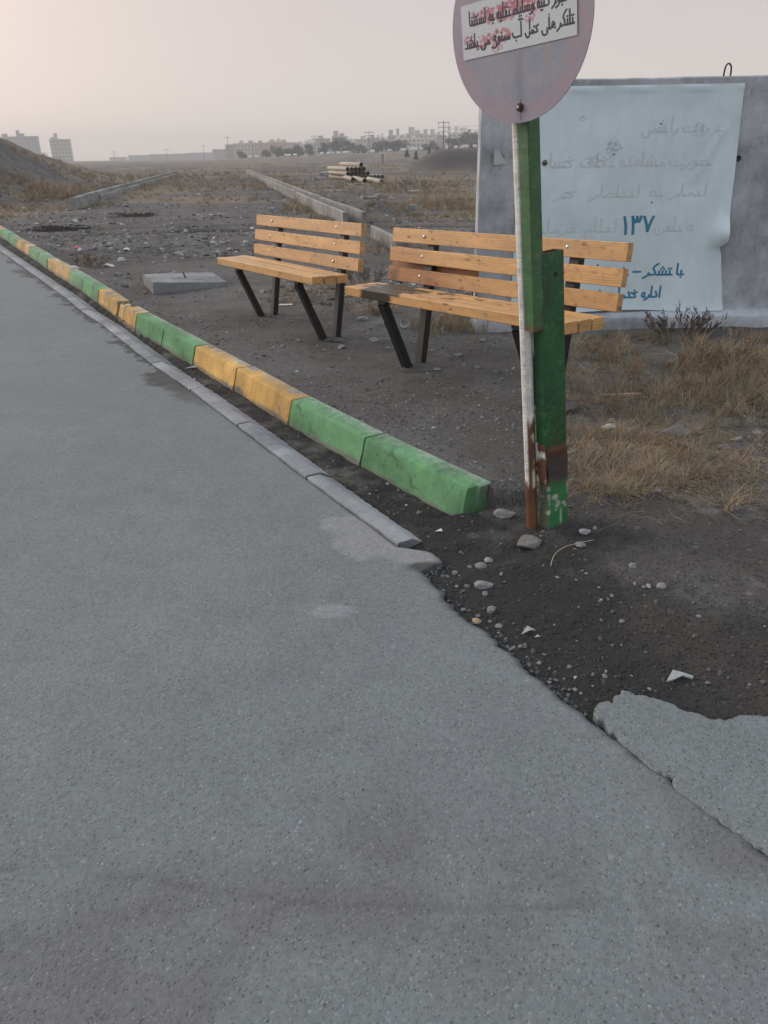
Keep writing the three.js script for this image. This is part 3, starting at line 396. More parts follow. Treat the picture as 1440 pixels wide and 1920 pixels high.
// ───────────── road sign on its patched post ─────────────
{
  const s = thing('road_sign', 'faded round metal sign with a lettered sticker on a leaning green and white post', 'sign', [0.634, 0.03, -2.954]);
  const lean = 0.0955, yaw = 0.56, U = new THREE.Vector3(Math.sin(yaw), 0, Math.cos(yaw)), Nn = new THREE.Vector3(-Math.cos(yaw), 0, Math.sin(yaw));
  const leanQ = new THREE.Quaternion().setFromAxisAngle(new THREE.Vector3(0, 0, 1), lean);
  const put = (o, x, y, z, turn = 0) => { const p = new THREE.Vector3(x, y, z).applyQuaternion(leanQ); o.position.copy(p); o.quaternion.copy(leanQ).multiply(new THREE.Quaternion().setFromAxisAngle(new THREE.Vector3(0, 1, 0), turn)); return o; };
  const ring = (fnR, n, r) => { const a = []; for (let i = 0; i < n; i++) { const t = -i / n * 2 * Math.PI; a.push([r * Math.sin(t), r * Math.cos(t)]); } return a; };
  const up = (g) => { g.rotateZ(Math.PI / 2); return g; };   // drawn along x -> standing along y (x -> y, y -> -x)
  const rust = (y, x, z, k = 0) => mix3([0.085, 0.040, 0.024], [0.17, 0.075, 0.035], fbm(y * 14 + k, (x + z) * 60, 4));
  // white pipe, rusted at the foot
  const pipe = up(loft(ring(0, 20, 0.0235), -0.10, 2.12, 190, { cap: true, crease: 1, col: ([x, y, z]) => { const n1 = fbm(x * 9, Math.atan2(y, z) * 1.2 + 4, 4), n2 = fbm(x * 40, Math.atan2(y, z) * 4, 3); let c = [0.66, 0.64, 0.60].map((v) => v * (0.9 + 0.2 * n2)); c = mix3(c, [0.34, 0.31, 0.27], 0.6 * sstep(0.62, 0.72, n2)); const face = Math.cos(Math.atan2(z, -y) * 1 - 0.6);
    const lim = 0.50 + 0.10 * (n1 - 0.5) + (y > 0.012 ? -0.26 : 0); c = mix3(c, rust(x, y, z), sstep(lim + 0.015, lim - 0.015, x + 0.03 * (n2 - 0.5))); if (x < 0.44 && x > 0.21 && Math.abs(Math.atan2(z, -y) - 1.1 + 0.5 * (n1 - 0.5)) < 0.33) c = mix3(c, [0.60, 0.55, 0.44], sstep(0.36, 0.44, n1)); return c.map((v) => v / 0.74); } }));
  put(part(s, 'pole', pipe, paintV, 'thin white pipe with rusted foot'), 0, 0, 0);
  const greenA = [0.046, 0.122, 0.047], greenB = [0.016, 0.086, 0.030];
  const greenCol = (base, y0, k, seams = []) => ([x, y, z]) => { const n1 = fbm(x * 5 + k, (y - z) * 14, 4), n2 = fbm(x * 55 + k, (y + z) * 170 + 9 * n1, 3), n3 = fbm(x * 3 + k, (y + z) * 50, 3); let c = base.map((v) => v * (0.74 + 0.52 * n1)); c = mix3(c, [0.15, 0.20, 0.09], 0.32 * sstep(0.62, 0.76, n2)); c = mix3(c, [0.055, 0.034, 0.024], 0.8 * sstep(0.66, 0.74, n3)); for (const [a, b, q] of seams) c = mix3(c, rust(x, y, z, 3), sstep(a, b, x + q * (n1 - 0.5))); return c.map((v) => v / 0.74); };
  // square tube carrying the plate
  const sq = up(loft(resample(rrect(-0.0275, 0.0275, -0.0275, 0.0275, 0.004), 0.009), 0.865, 1.86, 120, { col: greenCol(greenA, 0, 1, [[0.885, 0.868, 0.02]]) }));
  put(part(s, 'square_tube', sq, paintV, 'green square steel tube'), 0.027, 0, 0.042, yaw);
  // open-topped rectangular box section
  const outer = rrect(-0.029, 0.029, -0.0575, 0.0575, 0.005), innerP = rrect(-0.0255, 0.0255, -0.054, 0.054, 0.003);
  const bx = mergeGeometries([up(loft(resample(outer, 0.011), 0.34, 1.135, 110, { cap: false, col: greenCol(greenB, 0, 2, [[0.385, 0.36, 0.05]]) })), up(loft(resample(innerP, 0.03), 0.34, 1.135, 20, { cap: false, col: ([x, y, z]) => rust(x, y, z, 5) })), (() => { const pos = [], uv = [], c = [], idx = []; outer.forEach(([z, y], i) => { const [iz, iy] = innerP[i]; pos.push(-y, 1.135, z, -iy, 1.135, iz); uv.push(0, 0, 0, 0.1); c.push(0.03, 0.12, 0.04, 0.05, 0.04, 0.03); }); for (let i = 0; i < 8; i++) { const a = 2 * i, b = 2 * ((i + 1) % 8); idx.push(a, b, a + 1, b, b + 1, a + 1); } const g = new THREE.BufferGeometry(); g.setAttribute('position', new THREE.Float32BufferAttribute(pos, 3)); g.setAttribute('uv', new THREE.Float32BufferAttribute(uv, 2)); g.setAttribute('color', new THREE.Float32BufferAttribute(c, 3)); g.setIndex(idx); g.computeVertexNormals(); return g.toNonIndexed(); })()]);
  put(part(s, 'box_section', bx, paintV, 'dark green open topped steel box section'), 0.090, 0, -0.006, yaw);
  // weld bead down the corner
  const beads = []; const Rw = rng(9); for (let i = 0; i < 46; i++) { const g = new THREE.IcosahedronGeometry(0.0045 + 0.002 * Rw(), 0); g.translate((Rw() - 0.5) * 0.003, 0.885 + i * 0.0055, 0); beads.push(g); }
  const F = new THREE.Vector3(0.090, 0, -0.006).addScaledVector(U, 0.029).addScaledVector(Nn, 0.0575);
  put(part(s, 'weld_bead', mergeGeometries(beads), std({ color: lin(0.014, 0.05, 0.02), roughness: 0.5 })), F.x + 0.002, 0, F.z + 0.001);
  const hole = new THREE.CylinderGeometry(0.008, 0.008, 0.004, 16); hole.rotateX(Math.PI / 2); const hp = new THREE.Vector3(0.090, 0, -0.006).addScaledVector(U, 0.0295).addScaledVector(Nn, -0.012); put(part(s, 'bolt', hole, std({ color: lin(0.012, 0.02, 0.012) })), hp.x, 1.055, hp.z, yaw);  // near-black disc on the steel face, coloured as the shade inside an open hole
  // broken stub below, kicked out at the foot
  const stubCol = ([x, y, z]) => { const n1 = fbm(x * 12 + 4, (y - z) * 22, 4), n2 = fbm(x * 45, (y + z) * 70, 3); let c = z > 0.026 ? [0.035, 0.175, 0.055].map((v) => v * (0.7 + 0.6 * n1)) : [0.115, 0.145, 0.085].map((v) => v * (0.8 + 0.4 * n1)); c = mix3(c, [0.48, 0.50, 0.46], 0.85 * sstep(0.58, 0.66, n2 * 0.5 + n1 * 0.5 + (Math.abs(Math.abs(y) - 0.055) < 0.012 ? 0.12 : 0) - (z > 0.02 ? 0 : 0.1))); c = mix3(c, [0.06, 0.045, 0.04], sstep(0.20, 0.26, x + 0.07 * (n1 - 0.5))); c = mix3(c, [0.13, 0.075, 0.05], 0.9 * sstep(0.035, 0.0, x + 0.04 * (n1 - 0.5))); return c.map((v) => v / 0.74); };
  const stub = part(s, 'broken_stub', up(loft(resample(rrect(-0.0282, 0.0282, -0.0555, 0.0555, 0.004), 0.009), -0.06, 0.345, 70, { col: stubCol })), paintV, 'peeling green and white stub of box section'); put(stub, 0.091, -0.012, -0.006, yaw); stub.quaternion.premultiply(new THREE.Quaternion().setFromAxisAngle(new THREE.Vector3(0, 0, 1), -0.02));
  // rusty plate that patches the break
  const plate = loft(resample(rrect(-0.003, 0.003, -0.085, 0.085, 0.001), 0.012), -0.031, 0.031, 8, { col: ([x, y, z]) => { const n1 = fbm(x * 30 + 2, y * 26, 4); let c = rust(y, x, z, 1).map((v) => v * 0.75); c = mix3(c, [0.58, 0.57, 0.54], sstep(0.56, 0.60, n1 + (x < -0.012 ? 0.06 : -0.12))); return c.map((v) => v / 0.74); } });
  const pp = new THREE.Vector3(0.090, 0, -0.006).addScaledVector(Nn, 0.062); put(part(s, 'rusty_plate', plate, paintV, 'rusty plate welded over the break'), pp.x, 0.315, pp.z, yaw - Math.PI / 2);
  const strap = up(loft(resample(rrect(-0.0305, 0.0305, -0.0595, 0.0595, 0.003), 0.012), 0.300, 0.362, 12, { disp: (p) => [p[0] + 0.012 * (fbm(p[1] * 40, p[2] * 40 + p[0] * 3, 2) - 0.5), p[1] + 0.003 * (fbm(p[0] * 50, p[2] * 40, 2) - 0.5), p[2]], col: ([x, y, z]) => rust(x, y, z, 7).map((v) => v * 0.55 / 0.74) })); put(part(s, 'rusted_sleeve', strap, paintV, 'rust eaten sleeve round the break'), 0.090, 0, -0.006, yaw);
  // the round plate
  const face = canvasTex(1024, 1024, (c, w) => { const R = rng(15), img = c.createImageData(w, w); for (let j = 0; j < w; j++) for (let i = 0; i < w; i++) { const r = Math.hypot(i - 512, j - 512) / 512, n1 = fbm(i / 90, j / 90, 4), n2 = fbm(i / 9, j / 30, 3), n3 = fbm(i / 40 + 9, j / 40, 4), k = (j * w + i) * 4; let q = [150, 150, 160]; q = mix3(q, [142, 145, 158], sstep(0.4, 0.65, n1)); q = mix3(q, [156, 147, 152], sstep(0.5, 0.7, n3)); const redRing = sstep(0.76, 0.84, r + 0.06 * (n3 - 0.5)); q = mix3(q, [168, 142, 152], redRing * (0.2 + 0.5 * n1)); q = mix3(q, [118, 122, 134], 0.18 * sstep(0.56, 0.72, n2)); const stripe = Math.exp(-(((i - 512) / 34) ** 2)) * sstep(0.15, 0.5, (j - 512) / 512); q = mix3(q, [112, 118, 134], 0.5 * stripe); q = q.map((v) => v + 8 * (hash(i, j) - 0.5)); img.data[k] = q[0]; img.data[k + 1] = q[1]; img.data[k + 2] = q[2]; img.data[k + 3] = 255; } c.putImageData(img, 0, 0);
    for (const [x, y, r] of [[96, 640, 13], [140, 690, 15], [98, 690, 10]]) blot(c, x, y, r, 'rgba(176,134,92,0.6)', x, 16); for (let i = 0; i < 60; i++) { c.strokeStyle = `rgba(${90 + R() * 60},${90 + R() * 60},${100 + R() * 60},0.35)`; c.lineWidth = 1 + R() * 2; const x = R() * w, y = R() * w; c.beginPath(); c.moveTo(x, y); c.lineTo(x + (R() - 0.5) * 50, y + (R() - 0.5) * 50); c.stroke(); }
    c.strokeStyle = 'rgba(120,44,42,0.8)'; c.lineWidth = 6; c.beginPath(); c.moveTo(514, 900); c.lineTo(516, 960); c.lineTo(513, 1010); c.stroke(); });
  const plateG = new THREE.Group(); plateG.name = 'sign_plate'; tag(plateG, 'round sign plate, white and faded red'); s.add(plateG); const sy = -0.86; put(plateG, -0.008, 1.850, 0.10, sy);
  const rim = new THREE.CylinderGeometry(0.284, 0.284, 0.003, 128, 1, true); rim.rotateX(Math.PI / 2); part(plateG, 'rim', rim, std({ color: lin(0.20, 0.13, 0.14), roughness: 0.5 }));
  const front = new THREE.CircleGeometry(0.284, 96); front.translate(0, 0, 0.0016); part(plateG, 'face', front, std({ map: face, roughness: 0.42 }));
  const bk = new THREE.CircleGeometry(0.284, 96); bk.rotateY(Math.PI); bk.translate(0, 0, -0.0016); part(plateG, 'back', bk, std({ map: paintTex.map, color: lin(0.30, 0.31, 0.33), roughness: 0.5, metalness: 0.3 }));
  const stickerTex = canvasTex(1024, 380, (c, w, h) => { c.fillStyle = 'rgb(196,200,204)'; c.fillRect(0, 0, w, h); const R = rng(4); const red = (x, y, r, k, n = 40) => blot(c, x, y, r, 'rgba(172,92,106,0.5)', k, n);
    for (const [x, y, r, k] of [[150, 110, 60, 1], [240, 100, 60, 2], [330, 120, 70, 3], [430, 110, 80, 4], [540, 90, 80, 5], [640, 90, 60, 6], [690, 140, 50, 7], [820, 40, 26, 8], [70, 250, 44, 9], [190, 280, 60, 10], [300, 270, 60, 11], [380, 270, 70, 12], [330, 340, 40, 13], [640, 200, 40, 14]]) red(x, y, r, k);
    for (let i = 0; i < 90; i++) { c.fillStyle = `rgba(${205 + R() * 20},${207 + R() * 20},${208 + R() * 20},0.5)`; c.fillRect(R() * w, R() * h, 4 + R() * 40, 2 + R() * 6); }
    const ink = 'rgba(46,44,56,0.92)';
    write(c, 'ain b w r _ k l y H _ w s Alef y ta _ n q l y H _ b H _ alef s T TH n Alef', 955, 148, 92, 15, ink, 75);
    write(c, 'T Alef n k r _ h Alef Y _ hh m L _ alefm B _ m m n w AIN _ m Y _ b Alef sh d', 1000, 300, 88, 15, ink, 24);
    for (let i = 0; i < 26; i++) { c.fillStyle = 'rgba(200,203,206,0.8)'; const x = 560 + R() * 330, y = 215 + R() * 90; c.beginPath(); c.ellipse(x, y, 3 + R() * 10, 2 + R() * 5, R() * 3, 0, 6.29); c.fill(); }
    for (let i = 0; i < 500; i++) { c.fillStyle = `rgba(120,122,126,${0.1 + 0.2 * R()})`; c.fillRect(R() * w, R() * h, 1 + R() * 3, 1 + R() * 3); } });
  const stG = new THREE.PlaneGeometry(0.465, 0.157, 20, 6); stG.rotateZ(0.0); stG.translate(-0.005, 0.008, 0.0042); part(plateG, 'sticker', stG, std({ map: stickerTex, roughness: 0.5 }), 'white sticker with black Persian lettering over faded red paint');
  const bg = new THREE.CylinderGeometry(0.012, 0.0135, 0.007, 18); bg.rotateX(Math.PI / 2); const bt = part(plateG, 'bolt', bg, rustMat); bt.position.set(0.0, -0.238, 0.005); const bh = new THREE.CylinderGeometry(0.0055, 0.0065, 0.008, 6); bh.rotateX(Math.PI / 2); const b2 = part(plateG, 'bolt_head', bh, boltMat); b2.position.set(-0.001, -0.236, 0.011);
}

// ───────────── concrete wall with banner ─────────────
const WALL_Z = -6.76, WALL_Y = 0.07;
{
  const wx0 = 0.815, wx1 = 4.2, L = wx1 - wx0, cx = (wx0 + wx1) / 2;
  const w = thing('concrete_wall', 'tall grey precast concrete wall panel with stepped foot behind the bench', 'wall', [cx, WALL_Y, WALL_Z]);
  const g = loft(resample([[0.125, -0.1], [0.125, 0.125], [0.12, 0.137], [0.004, 0.172], [0, 0.185], [0, 1.925], [-0.008, 1.935], [-0.172, 1.935], [-0.18, 1.927], [-0.18, 0.18], [-0.28, 0.13], [-0.28, -0.1]], 0.04), -L / 2, L / 2, 130, { disp: (p) => { let [x, y, z] = p; if (y > 1.85) y += 0.010 * (fbm(x * 3, 1, 3) - 0.5) - 0.022 * sstep(0.6, 0.75, fbm(x * 5 + 3, z * 5, 3)); if (y > 0.2) z += 0.004 * (fbm(x * 2, y * 2, 3) - 0.5); return [x, y, z]; }, crease: 0.5 });
  part(w, 'panel', g, concrete(0.70, 0.735, 0.76, 0.004));
  const hk = atDepth(1365, 138, WALL_Z - 0.08), crv = new THREE.CatmullRomCurve3([new THREE.Vector3(-0.032, -0.06, 0), new THREE.Vector3(-0.032, 0.03, 0), new THREE.Vector3(-0.022, 0.075, 0), new THREE.Vector3(0, 0.088, 0), new THREE.Vector3(0.022, 0.072, 0), new THREE.Vector3(0.03, 0.03, 0), new THREE.Vector3(0.024, -0.06, 0)]);
  const loop = part(w, 'lifting_loop', new THREE.TubeGeometry(crv, 30, 0.0065, 8), rustMat); loop.position.set(hk.x - cx, 1.94, -0.09); loop.rotation.y = 0.3;
  const wallHole = (px, py, r) => { const p = atDepth(px, py, WALL_Z), o = part(w, 'painted_wall_hole', (() => { const q = new THREE.LatheGeometry([[0, 0.002], [r * 0.7, 0.002], [r * 0.75, 0.006], [r, 0.004], [r * 1.05, 0]].map(([a, b]) => new THREE.Vector2(a, b)), 18); q.rotateX(Math.PI / 2); return q; })(), std({ color: lin(0.015, 0.016, 0.018), roughness: 0.7 })); o.position.set(p.x - cx, p.y - WALL_Y, 0.003); };  // black rimmed disc on the wall, its colour stands for shade within a hole
  wallHole(1384, 297, 0.022);
  const R = rng(61), pits = []; for (let i = 0; i < 70; i++) { const q = new THREE.SphereGeometry(0.003 + 0.008 * R() * R(), 8, 4); q.scale(1, 1, 0.3); q.translate(mix(1.30, L / 2 - 0.3, R()), 0.3 + 1.5 * R(), 0.0); pits.push(q); } tag(part(w, 'painted_pits', mergeGeometries(pits), std({ color: lin(0.03, 0.032, 0.035) })), null, null, null, 'stuff');  // near-black dots painted as the shade in small pits of the concrete
  const scrap = atDepth(938, 295, WALL_Z + 0.006); const sg = new THREE.ShapeGeometry(new THREE.Shape([[-0.05, -0.055], [0.055, -0.05], [0.0, 0.03], [-0.02, 0.058], [-0.05, 0.05]].map((q) => new THREE.Vector2(...q)))); const sc = solo('paper_scrap', sg, std({ color: lin(0.50, 0.50, 0.49), side: THREE.DoubleSide }), 'torn white paper scrap stuck on the concrete wall', 'paper'); sc.position.copy(scrap);
}
{
  const bw = 1024, bh = 1024, X0 = 1.12, X1 = 2.95, Y0 = 0.245, Y1 = 1.955;
  const tx = (px, py) => { const p = atDepth(px, py, WALL_Z); return [(p.x - X0) / (X1 - X0) * bw, (Y1 - p.y) / (Y1 - Y0) * bh]; };
  const tex = canvasTex(bw, bh, (c, w, h) => { const img = c.createImageData(w, h); for (let j = 0; j < h; j++) for (let i = 0; i < w; i++) { const k = (j * w + i) * 4, n1 = fbm(i / 160, j / 160, 4), n2 = fbm(i / 24, j / 60, 4), v = 1 + 0.10 * (n1 - 0.5) + 0.05 * (n2 - 0.5) + 0.02 * (hash(i, j) - 0.5); img.data[k] = 214 * v; img.data[k + 1] = 229 * v; img.data[k + 2] = 234 * v; img.data[k + 3] = 255; } c.putImageData(img, 0, 0);
    const faint = 'rgba(168,180,186,0.36)', halo = 'rgba(226,236,240,0.4)', sc = bh / (Y1 - Y0);
    const txt = (line, pr, pl, hgt, wt, style, two) => { const a = tx(...pr), b = tx(...pl); if (two) write(c, line, a[0] + 2, a[1] - 3, hgt * sc, wt * 1.5, two, b[0]); write(c, line, a[0], a[1], hgt * sc, wt, style, b[0]); };
    txt('b r _ r w y TT _ r Alef _ sh m Y', [1350, 246], [1202, 246], 0.105, 10, faint, halo);
    txt('sad w r TT _ m sh Alef h d H _ T x l F _ x s Alef', [1330, 309], [1028, 311], 0.10, 11, faint, halo);
    txt('alef t m Alef r _ b H _ alef n T za Alef r _ _ hh r', [1326, 366], [1040, 368], 0.09, 10, faint, halo);
    txt('H _ t l f N', [1298, 432], [1224, 434], 0.10, 10, faint, halo); txt('alef ainm l Alef M _ f r m Alef t', [1158, 434], [1010, 437], 0.10, 10, faint, halo);
    const blue = 'rgba(54,122,156,0.95)';
    { const a = tx(1221, 437), b = tx(1163, 437); let x = b[0]; const W = a[0] - b[0]; for (const [d, f, wd] of [['d1', 0, 0.26], ['d3', 0.30, 0.34], ['d7', 0.66, 0.36]]) { const g = LET[d]; write(c, d, b[0] + (f + wd) * W, a[1], 0.128 * sc, 13, blue, b[0] + f * W); } }
    txt('b Alef _ T sh k r _ dash _ sh h r d Alef r Y', [1279, 514], [1086, 516], 0.085, 10, blue); txt('alef d Alef r H _ x d m Alef TT _ sh h r Y', [1238, 556], [1076, 560], 0.085, 10, blue);
    for (const [px, py, r, k] of [[1147, 285, 26, 1], [1150, 274, 30, 2], [1313, 236, 18, 3], [1092, 222, 14, 4], [1110, 300, 26, 5]]) { const q = tx(px, py); blot(c, q[0], q[1], r, 'rgba(120,126,130,0.17)', k, 30); }
    for (const [px, py] of [[1238, 232], [1221, 380], [1150, 290]]) { const q = tx(px, py); c.fillStyle = 'rgba(50,54,58,0.9)'; c.beginPath(); c.arc(q[0], q[1], 4, 0, 6.3); c.fill(); } });
  const NX = 70, NY = 70, pos = [], uv = [], idx = [];
  const rx = (y) => { const P = [[1.955, 2.83], [1.3, 2.866], [0.80, 2.876], [0.76, 2.83], [0.70, 2.855], [0.245, 2.94]]; for (let i = 0; i < P.length - 1; i++) if (y >= P[i + 1][0]) return mix(P[i][1], P[i + 1][1], (P[i][0] - y) / (P[i][0] - P[i + 1][0])); return 2.94; };
  for (let j = 0; j <= NY; j++) for (let i = 0; i <= NX; i++) { const a = i / NX, b = j / NY, y = mix(Y0, Y1, b) - 0.012 * (1 - b) * Math.sin(a * 9), x = mix(X0, rx(y), a), e = Math.pow(a, 8), f = Math.pow(1 - b, 10); let z = 0.007 + 0.012 * fbm(x * 3, y * 2.5, 3) + 0.03 * e * fbm(y * 2.2, 3, 2) + 0.03 * f * fbm(x * 3, 7, 2);
    const dd = Math.hypot((x - 2.86) / 0.10, (y - 0.86) / 0.11); z += 0.06 * Math.exp(-dd * dd) * sstep(0.72, 0.80, y); z += 0.014 * Math.exp(-((((x - 2.66) - 0.5 * (y - 1.5)) / 0.02) ** 2)) * sstep(1.2, 1.35, y) * (1 - sstep(1.6, 1.7, y)); z += 0.010 * Math.exp(-(((y - 1.93) / 0.012) ** 2)) * Math.sin(x * 7) ** 2;
    pos.push(x, y, WALL_Z + z); uv.push((x - X0) / (X1 - X0), (y - Y0) / (Y1 - Y0)); }
  for (let j = 0; j < NY; j++) for (let i = 0; i < NX; i++) { const a = j * (NX + 1) + i, b = a + NX + 1; idx.push(a, a + 1, b, a + 1, b + 1, b); }
  const g = new THREE.BufferGeometry(); g.setAttribute('position', new THREE.Float32BufferAttribute(pos, 3)); g.setAttribute('uv', new THREE.Float32BufferAttribute(uv, 2)); g.setIndex(idx); g.computeVertexNormals();
  solo('banner', g, std({ map: tex, roughness: 0.55, side: THREE.DoubleSide }), 'weathered white vinyl banner with faded and blue Persian lettering on the concrete wall', 'banner');
  const bp = atDepth(1021, 305, WALL_Z); const bs = new THREE.LatheGeometry([[0, 0.022], [0.008, 0.02], [0.009, 0.008], [0.02, 0.007], [0.022, 0]].map((q) => new THREE.Vector2(...q)), 16); bs.rotateX(Math.PI / 2); const bb = solo('wall_bolt', bs, std({ color: lin(0.16, 0.14, 0.13), metalness: 0.6, roughness: 0.5 }), 'steel bolt with washer pinning the banner to the wall', 'bolt'); bb.position.set(bp.x, bp.y, WALL_Z + 0.014);
}

// ───────────── concrete slab, channels, pipes ─────────────
function hexa(c, nu, mat, amp, seed) { // eight corners: bottom 4 then top 4, each in order round
  const faces = [[4, 5, 6, 7], [0, 1, 5, 4], [1, 2, 6, 5], [2, 3, 7, 6], [3, 0, 4, 7]], gs = [];
  for (const f of faces) { const pos = [], uv = [], idx = [], A = c[f[0]], B = c[f[1]], Cc = c[f[2]], D = c[f[3]], lu = A.distanceTo(B), lv = A.distanceTo(D); for (let j = 0; j <= nu; j++) for (let i = 0; i <= nu; i++) { const p = A.clone().lerp(B, i / nu).lerp(D.clone().lerp(Cc, i / nu), j / nu); const o = amp * (fbm(p.x * 9 + seed, p.z * 9 + p.y * 7, 3) - 0.5); p.x += o; p.y += o * 0.7; p.z -= o; pos.push(p.x, p.y, p.z); uv.push(i / nu * lu, j / nu * lv + f[0] * 0.3); } for (let j = 0; j < nu; j++) for (let i = 0; i < nu; i++) { const a = j * (nu + 1) + i, b = a + nu + 1; idx.push(a, a + 1, b, a + 1, b + 1, b); } const g = new THREE.BufferGeometry(); g.setAttribute('position', new THREE.Float32BufferAttribute(pos, 3)); g.setAttribute('uv', new THREE.Float32BufferAttribute(uv, 2)); g.setIndex(idx); gs.push(g); }
  const m = mergeGeometries(gs); m.computeVertexNormals(); return m; }
{
  const fl = onLevel(285, 553, 0.06), bl = onLevel(270, 541, 0.06), top = (px, py, y) => onLevel(px, py, y);
  const tfl = atDepth(287, 530, fl.z), h = tfl.y, tbl = top(268, 514, h), tbr = top(399, 510, h - 0.02), tfr = top(425, 529, h - 0.07);
  const c = [tfl, tfr, tbr, tbl], lo = c.map((p) => p.clone().setY(-0.05)); lo[0].x = fl.x; lo[0].z = fl.z;
  const sl = thing('concrete_slab', 'pale thick concrete slab lying half sunk in dirt beside the clean bench', 'slab'); part(sl, 'block', hexa([...lo, ...c], 16, null, 0.012, 3), concrete(0.36, 0.365, 0.365));
  const rb = new THREE.CylinderGeometry(0.008, 0.009, 0.07, 7); const rp = onLevel(346, 519, h - 0.01); const rr = part(sl, 'rebar_stub', rb, rustMat); rr.position.set(rp.x, rp.y + 0.02, rp.z); rr.rotation.z = 0.3;
}
function wallRun(g, name, a, b, hgt, th, seg, mats, seed) { const L = a.distanceTo(b), n = Math.max(1, Math.round(L / seg)), R = rng(seed), u = b.clone().sub(a).setY(0).normalize(), nn = new THREE.Vector3(-u.z, 0, u.x); for (let i = 0; i < n; i++) { const m0 = a.clone().lerp(b, (i + 0.5) / n), l = L / n, ge = loft(rrect(-th / 2, th / 2, -0.4, 0, 0.012), -l / 2 + 0.01, l / 2 - 0.01, 6, { uvo: [R() * 5, R() * 5], disp: (p) => [p[0], p[1] + (p[1] > -0.1 ? 0.02 * (fbm(p[0] * 2 + i * 3, seed, 3) - 0.6) : 0), p[2] + 0.01 * (fbm(p[0] + i, p[1] * 4, 2) - 0.5)] }); const o = part(g, name, ge, mats[Math.floor(R() * mats.length)]); o.position.copy(m0); o.position.y = hgt + 0.02 * (R() - 0.5); orient(o, u, new THREE.Vector3(0, 1, 0), nn); } }
const chanMats = [concrete(0.44, 0.43, 0.41), concrete(0.38, 0.37, 0.36), concrete(0.50, 0.49, 0.47)];
{
  const y = 0.36, g = thing('concrete_channel', 'long open concrete channel of two parallel walls running to the pipe stack', 'channel');
  wallRun(g, 'wall_segment', onLevel(683, 398, y), onLevel(466, 318, y), y, 0.10, 2.0, chanMats, 1); wallRun(g, 'wall_segment', onLevel(647, 398, y), onLevel(462, 319, y), y, 0.10, 2.0, chanMats, 2);
  const g2 = thing('concrete_channel', 'short broken end of concrete channel between the two benches', 'channel'); wallRun(g2, 'wall_segment', onLevel(748, 446, 0.30), onLevel(700, 423, 0.30), 0.30, 0.10, 2.0, chanMats, 3);
  const g3 = thing('concrete_channel', 'half buried concrete channel wall running past the spoil bank', 'channel'); wallRun(g3, 'wall_segment', onLevel(135, 370, 0.40), onLevel(330, 320, 0.40), 0.40, 0.16, 2.4, chanMats, 4); wallRun(g3, 'wall_segment', onLevel(185, 366, 0.26), onLevel(330, 325, 0.26), 0.26, 0.16, 2.4, chanMats, 5);
}
{
  const r = 0.14, pm = std({ map: concTex.map, color: lin(0.64, 0.56, 0.44), roughness: 0.6 }), pm2 = std({ map: concTex.map, color: lin(0.62, 0.60, 0.55), roughness: 0.6 });
  const pipeGeo = (L) => { const pts = [[r - 0.016, 0], [r, 0], [r, L], [r - 0.016, L]].map((q) => new THREE.Vector2(...q)); const g = new THREE.LatheGeometry(pts, 22); g.rotateX(-Math.PI / 2); return g; }, boreGeo = (L) => { const g = new THREE.CylinderGeometry(r - 0.016, r - 0.016, L, 22, 1, true); g.rotateX(-Math.PI / 2); g.translate(0, 0, -L / 2); return g; };
  const gs = new Map(); const add = (p, q, label, group, mat = pm) => { const L = Math.round(p.distanceTo(q) * 10) / 10; if (!gs.has(L)) gs.set(L, [pipeGeo(L), boreGeo(L)]); const t = thing('pipe', label, 'pipe', p.toArray(), group); t.lookAt(p.clone().multiplyScalar(2).sub(q)); part(t, 'shell', gs.get(L)[0], mat); part(t, 'bore', gs.get(L)[1], mat, 'hollow bore'); };
  const Z = (px, y, z) => { const p = atDepth(px, 330, z); return new THREE.Vector3(p.x, y, z); };
  const dir = new THREE.Vector3(-0.27, 0, -0.963), base = -54.5, gy = 0.02;
  const px = (zx, zy) => [560 + zx / 6, 290 + zy / 6]; const rows = [[[555, 600, 645, 690, 735].map((x) => x - 22), 0], [[557, 602, 647, 692, 737, 780], 1], [[555, 600, 645, 690, 735], 2], [[708], 3]];
  for (const [xs, k] of rows) xs.forEach((x) => { const p = Z(px(x + (k === 0 ? 44 : 0), 0)[0], gy + r + k * r * 1.86, base + 0.25 * hash(x, k)), L = 5.4 + 0.4 * hash(k, x); add(p, p.clone().addScaledVector(dir, L), 'cream plastic pipe lying in the stacked heap', 'stacked pipes on the waste ground'); });
  [770, 812, 857, 898, 941].forEach((x) => { const p = Z(px(x, 0)[0], gy + r, -56 + 0.2 * hash(x, 2)); add(p, p.clone().addScaledVector(dir, 5.2), 'grey pipe lying flat on the ground beside the stacked heap', 'row of pipes beside the heap', pm2); });
  const lone = (a, b, label) => { const p = onLevel(...a, 0.16), q0 = onLevel(...b, 0.16), q = p.clone().addScaledVector(q0.clone().sub(p).normalize(), 5.8); p.y = q.y = gy + r + 0.02; add(p, q, label); };
  lone([662, 337.5], [629, 328], 'lone cream pipe slipped off in front of the pipe heap'); lone([716, 342], [678, 334], 'cream pipe lying askew nearest the channel, apart from the heap'); lone([684, 340], [662, 334.5], 'half buried pipe between the two lone cream pipes');
}

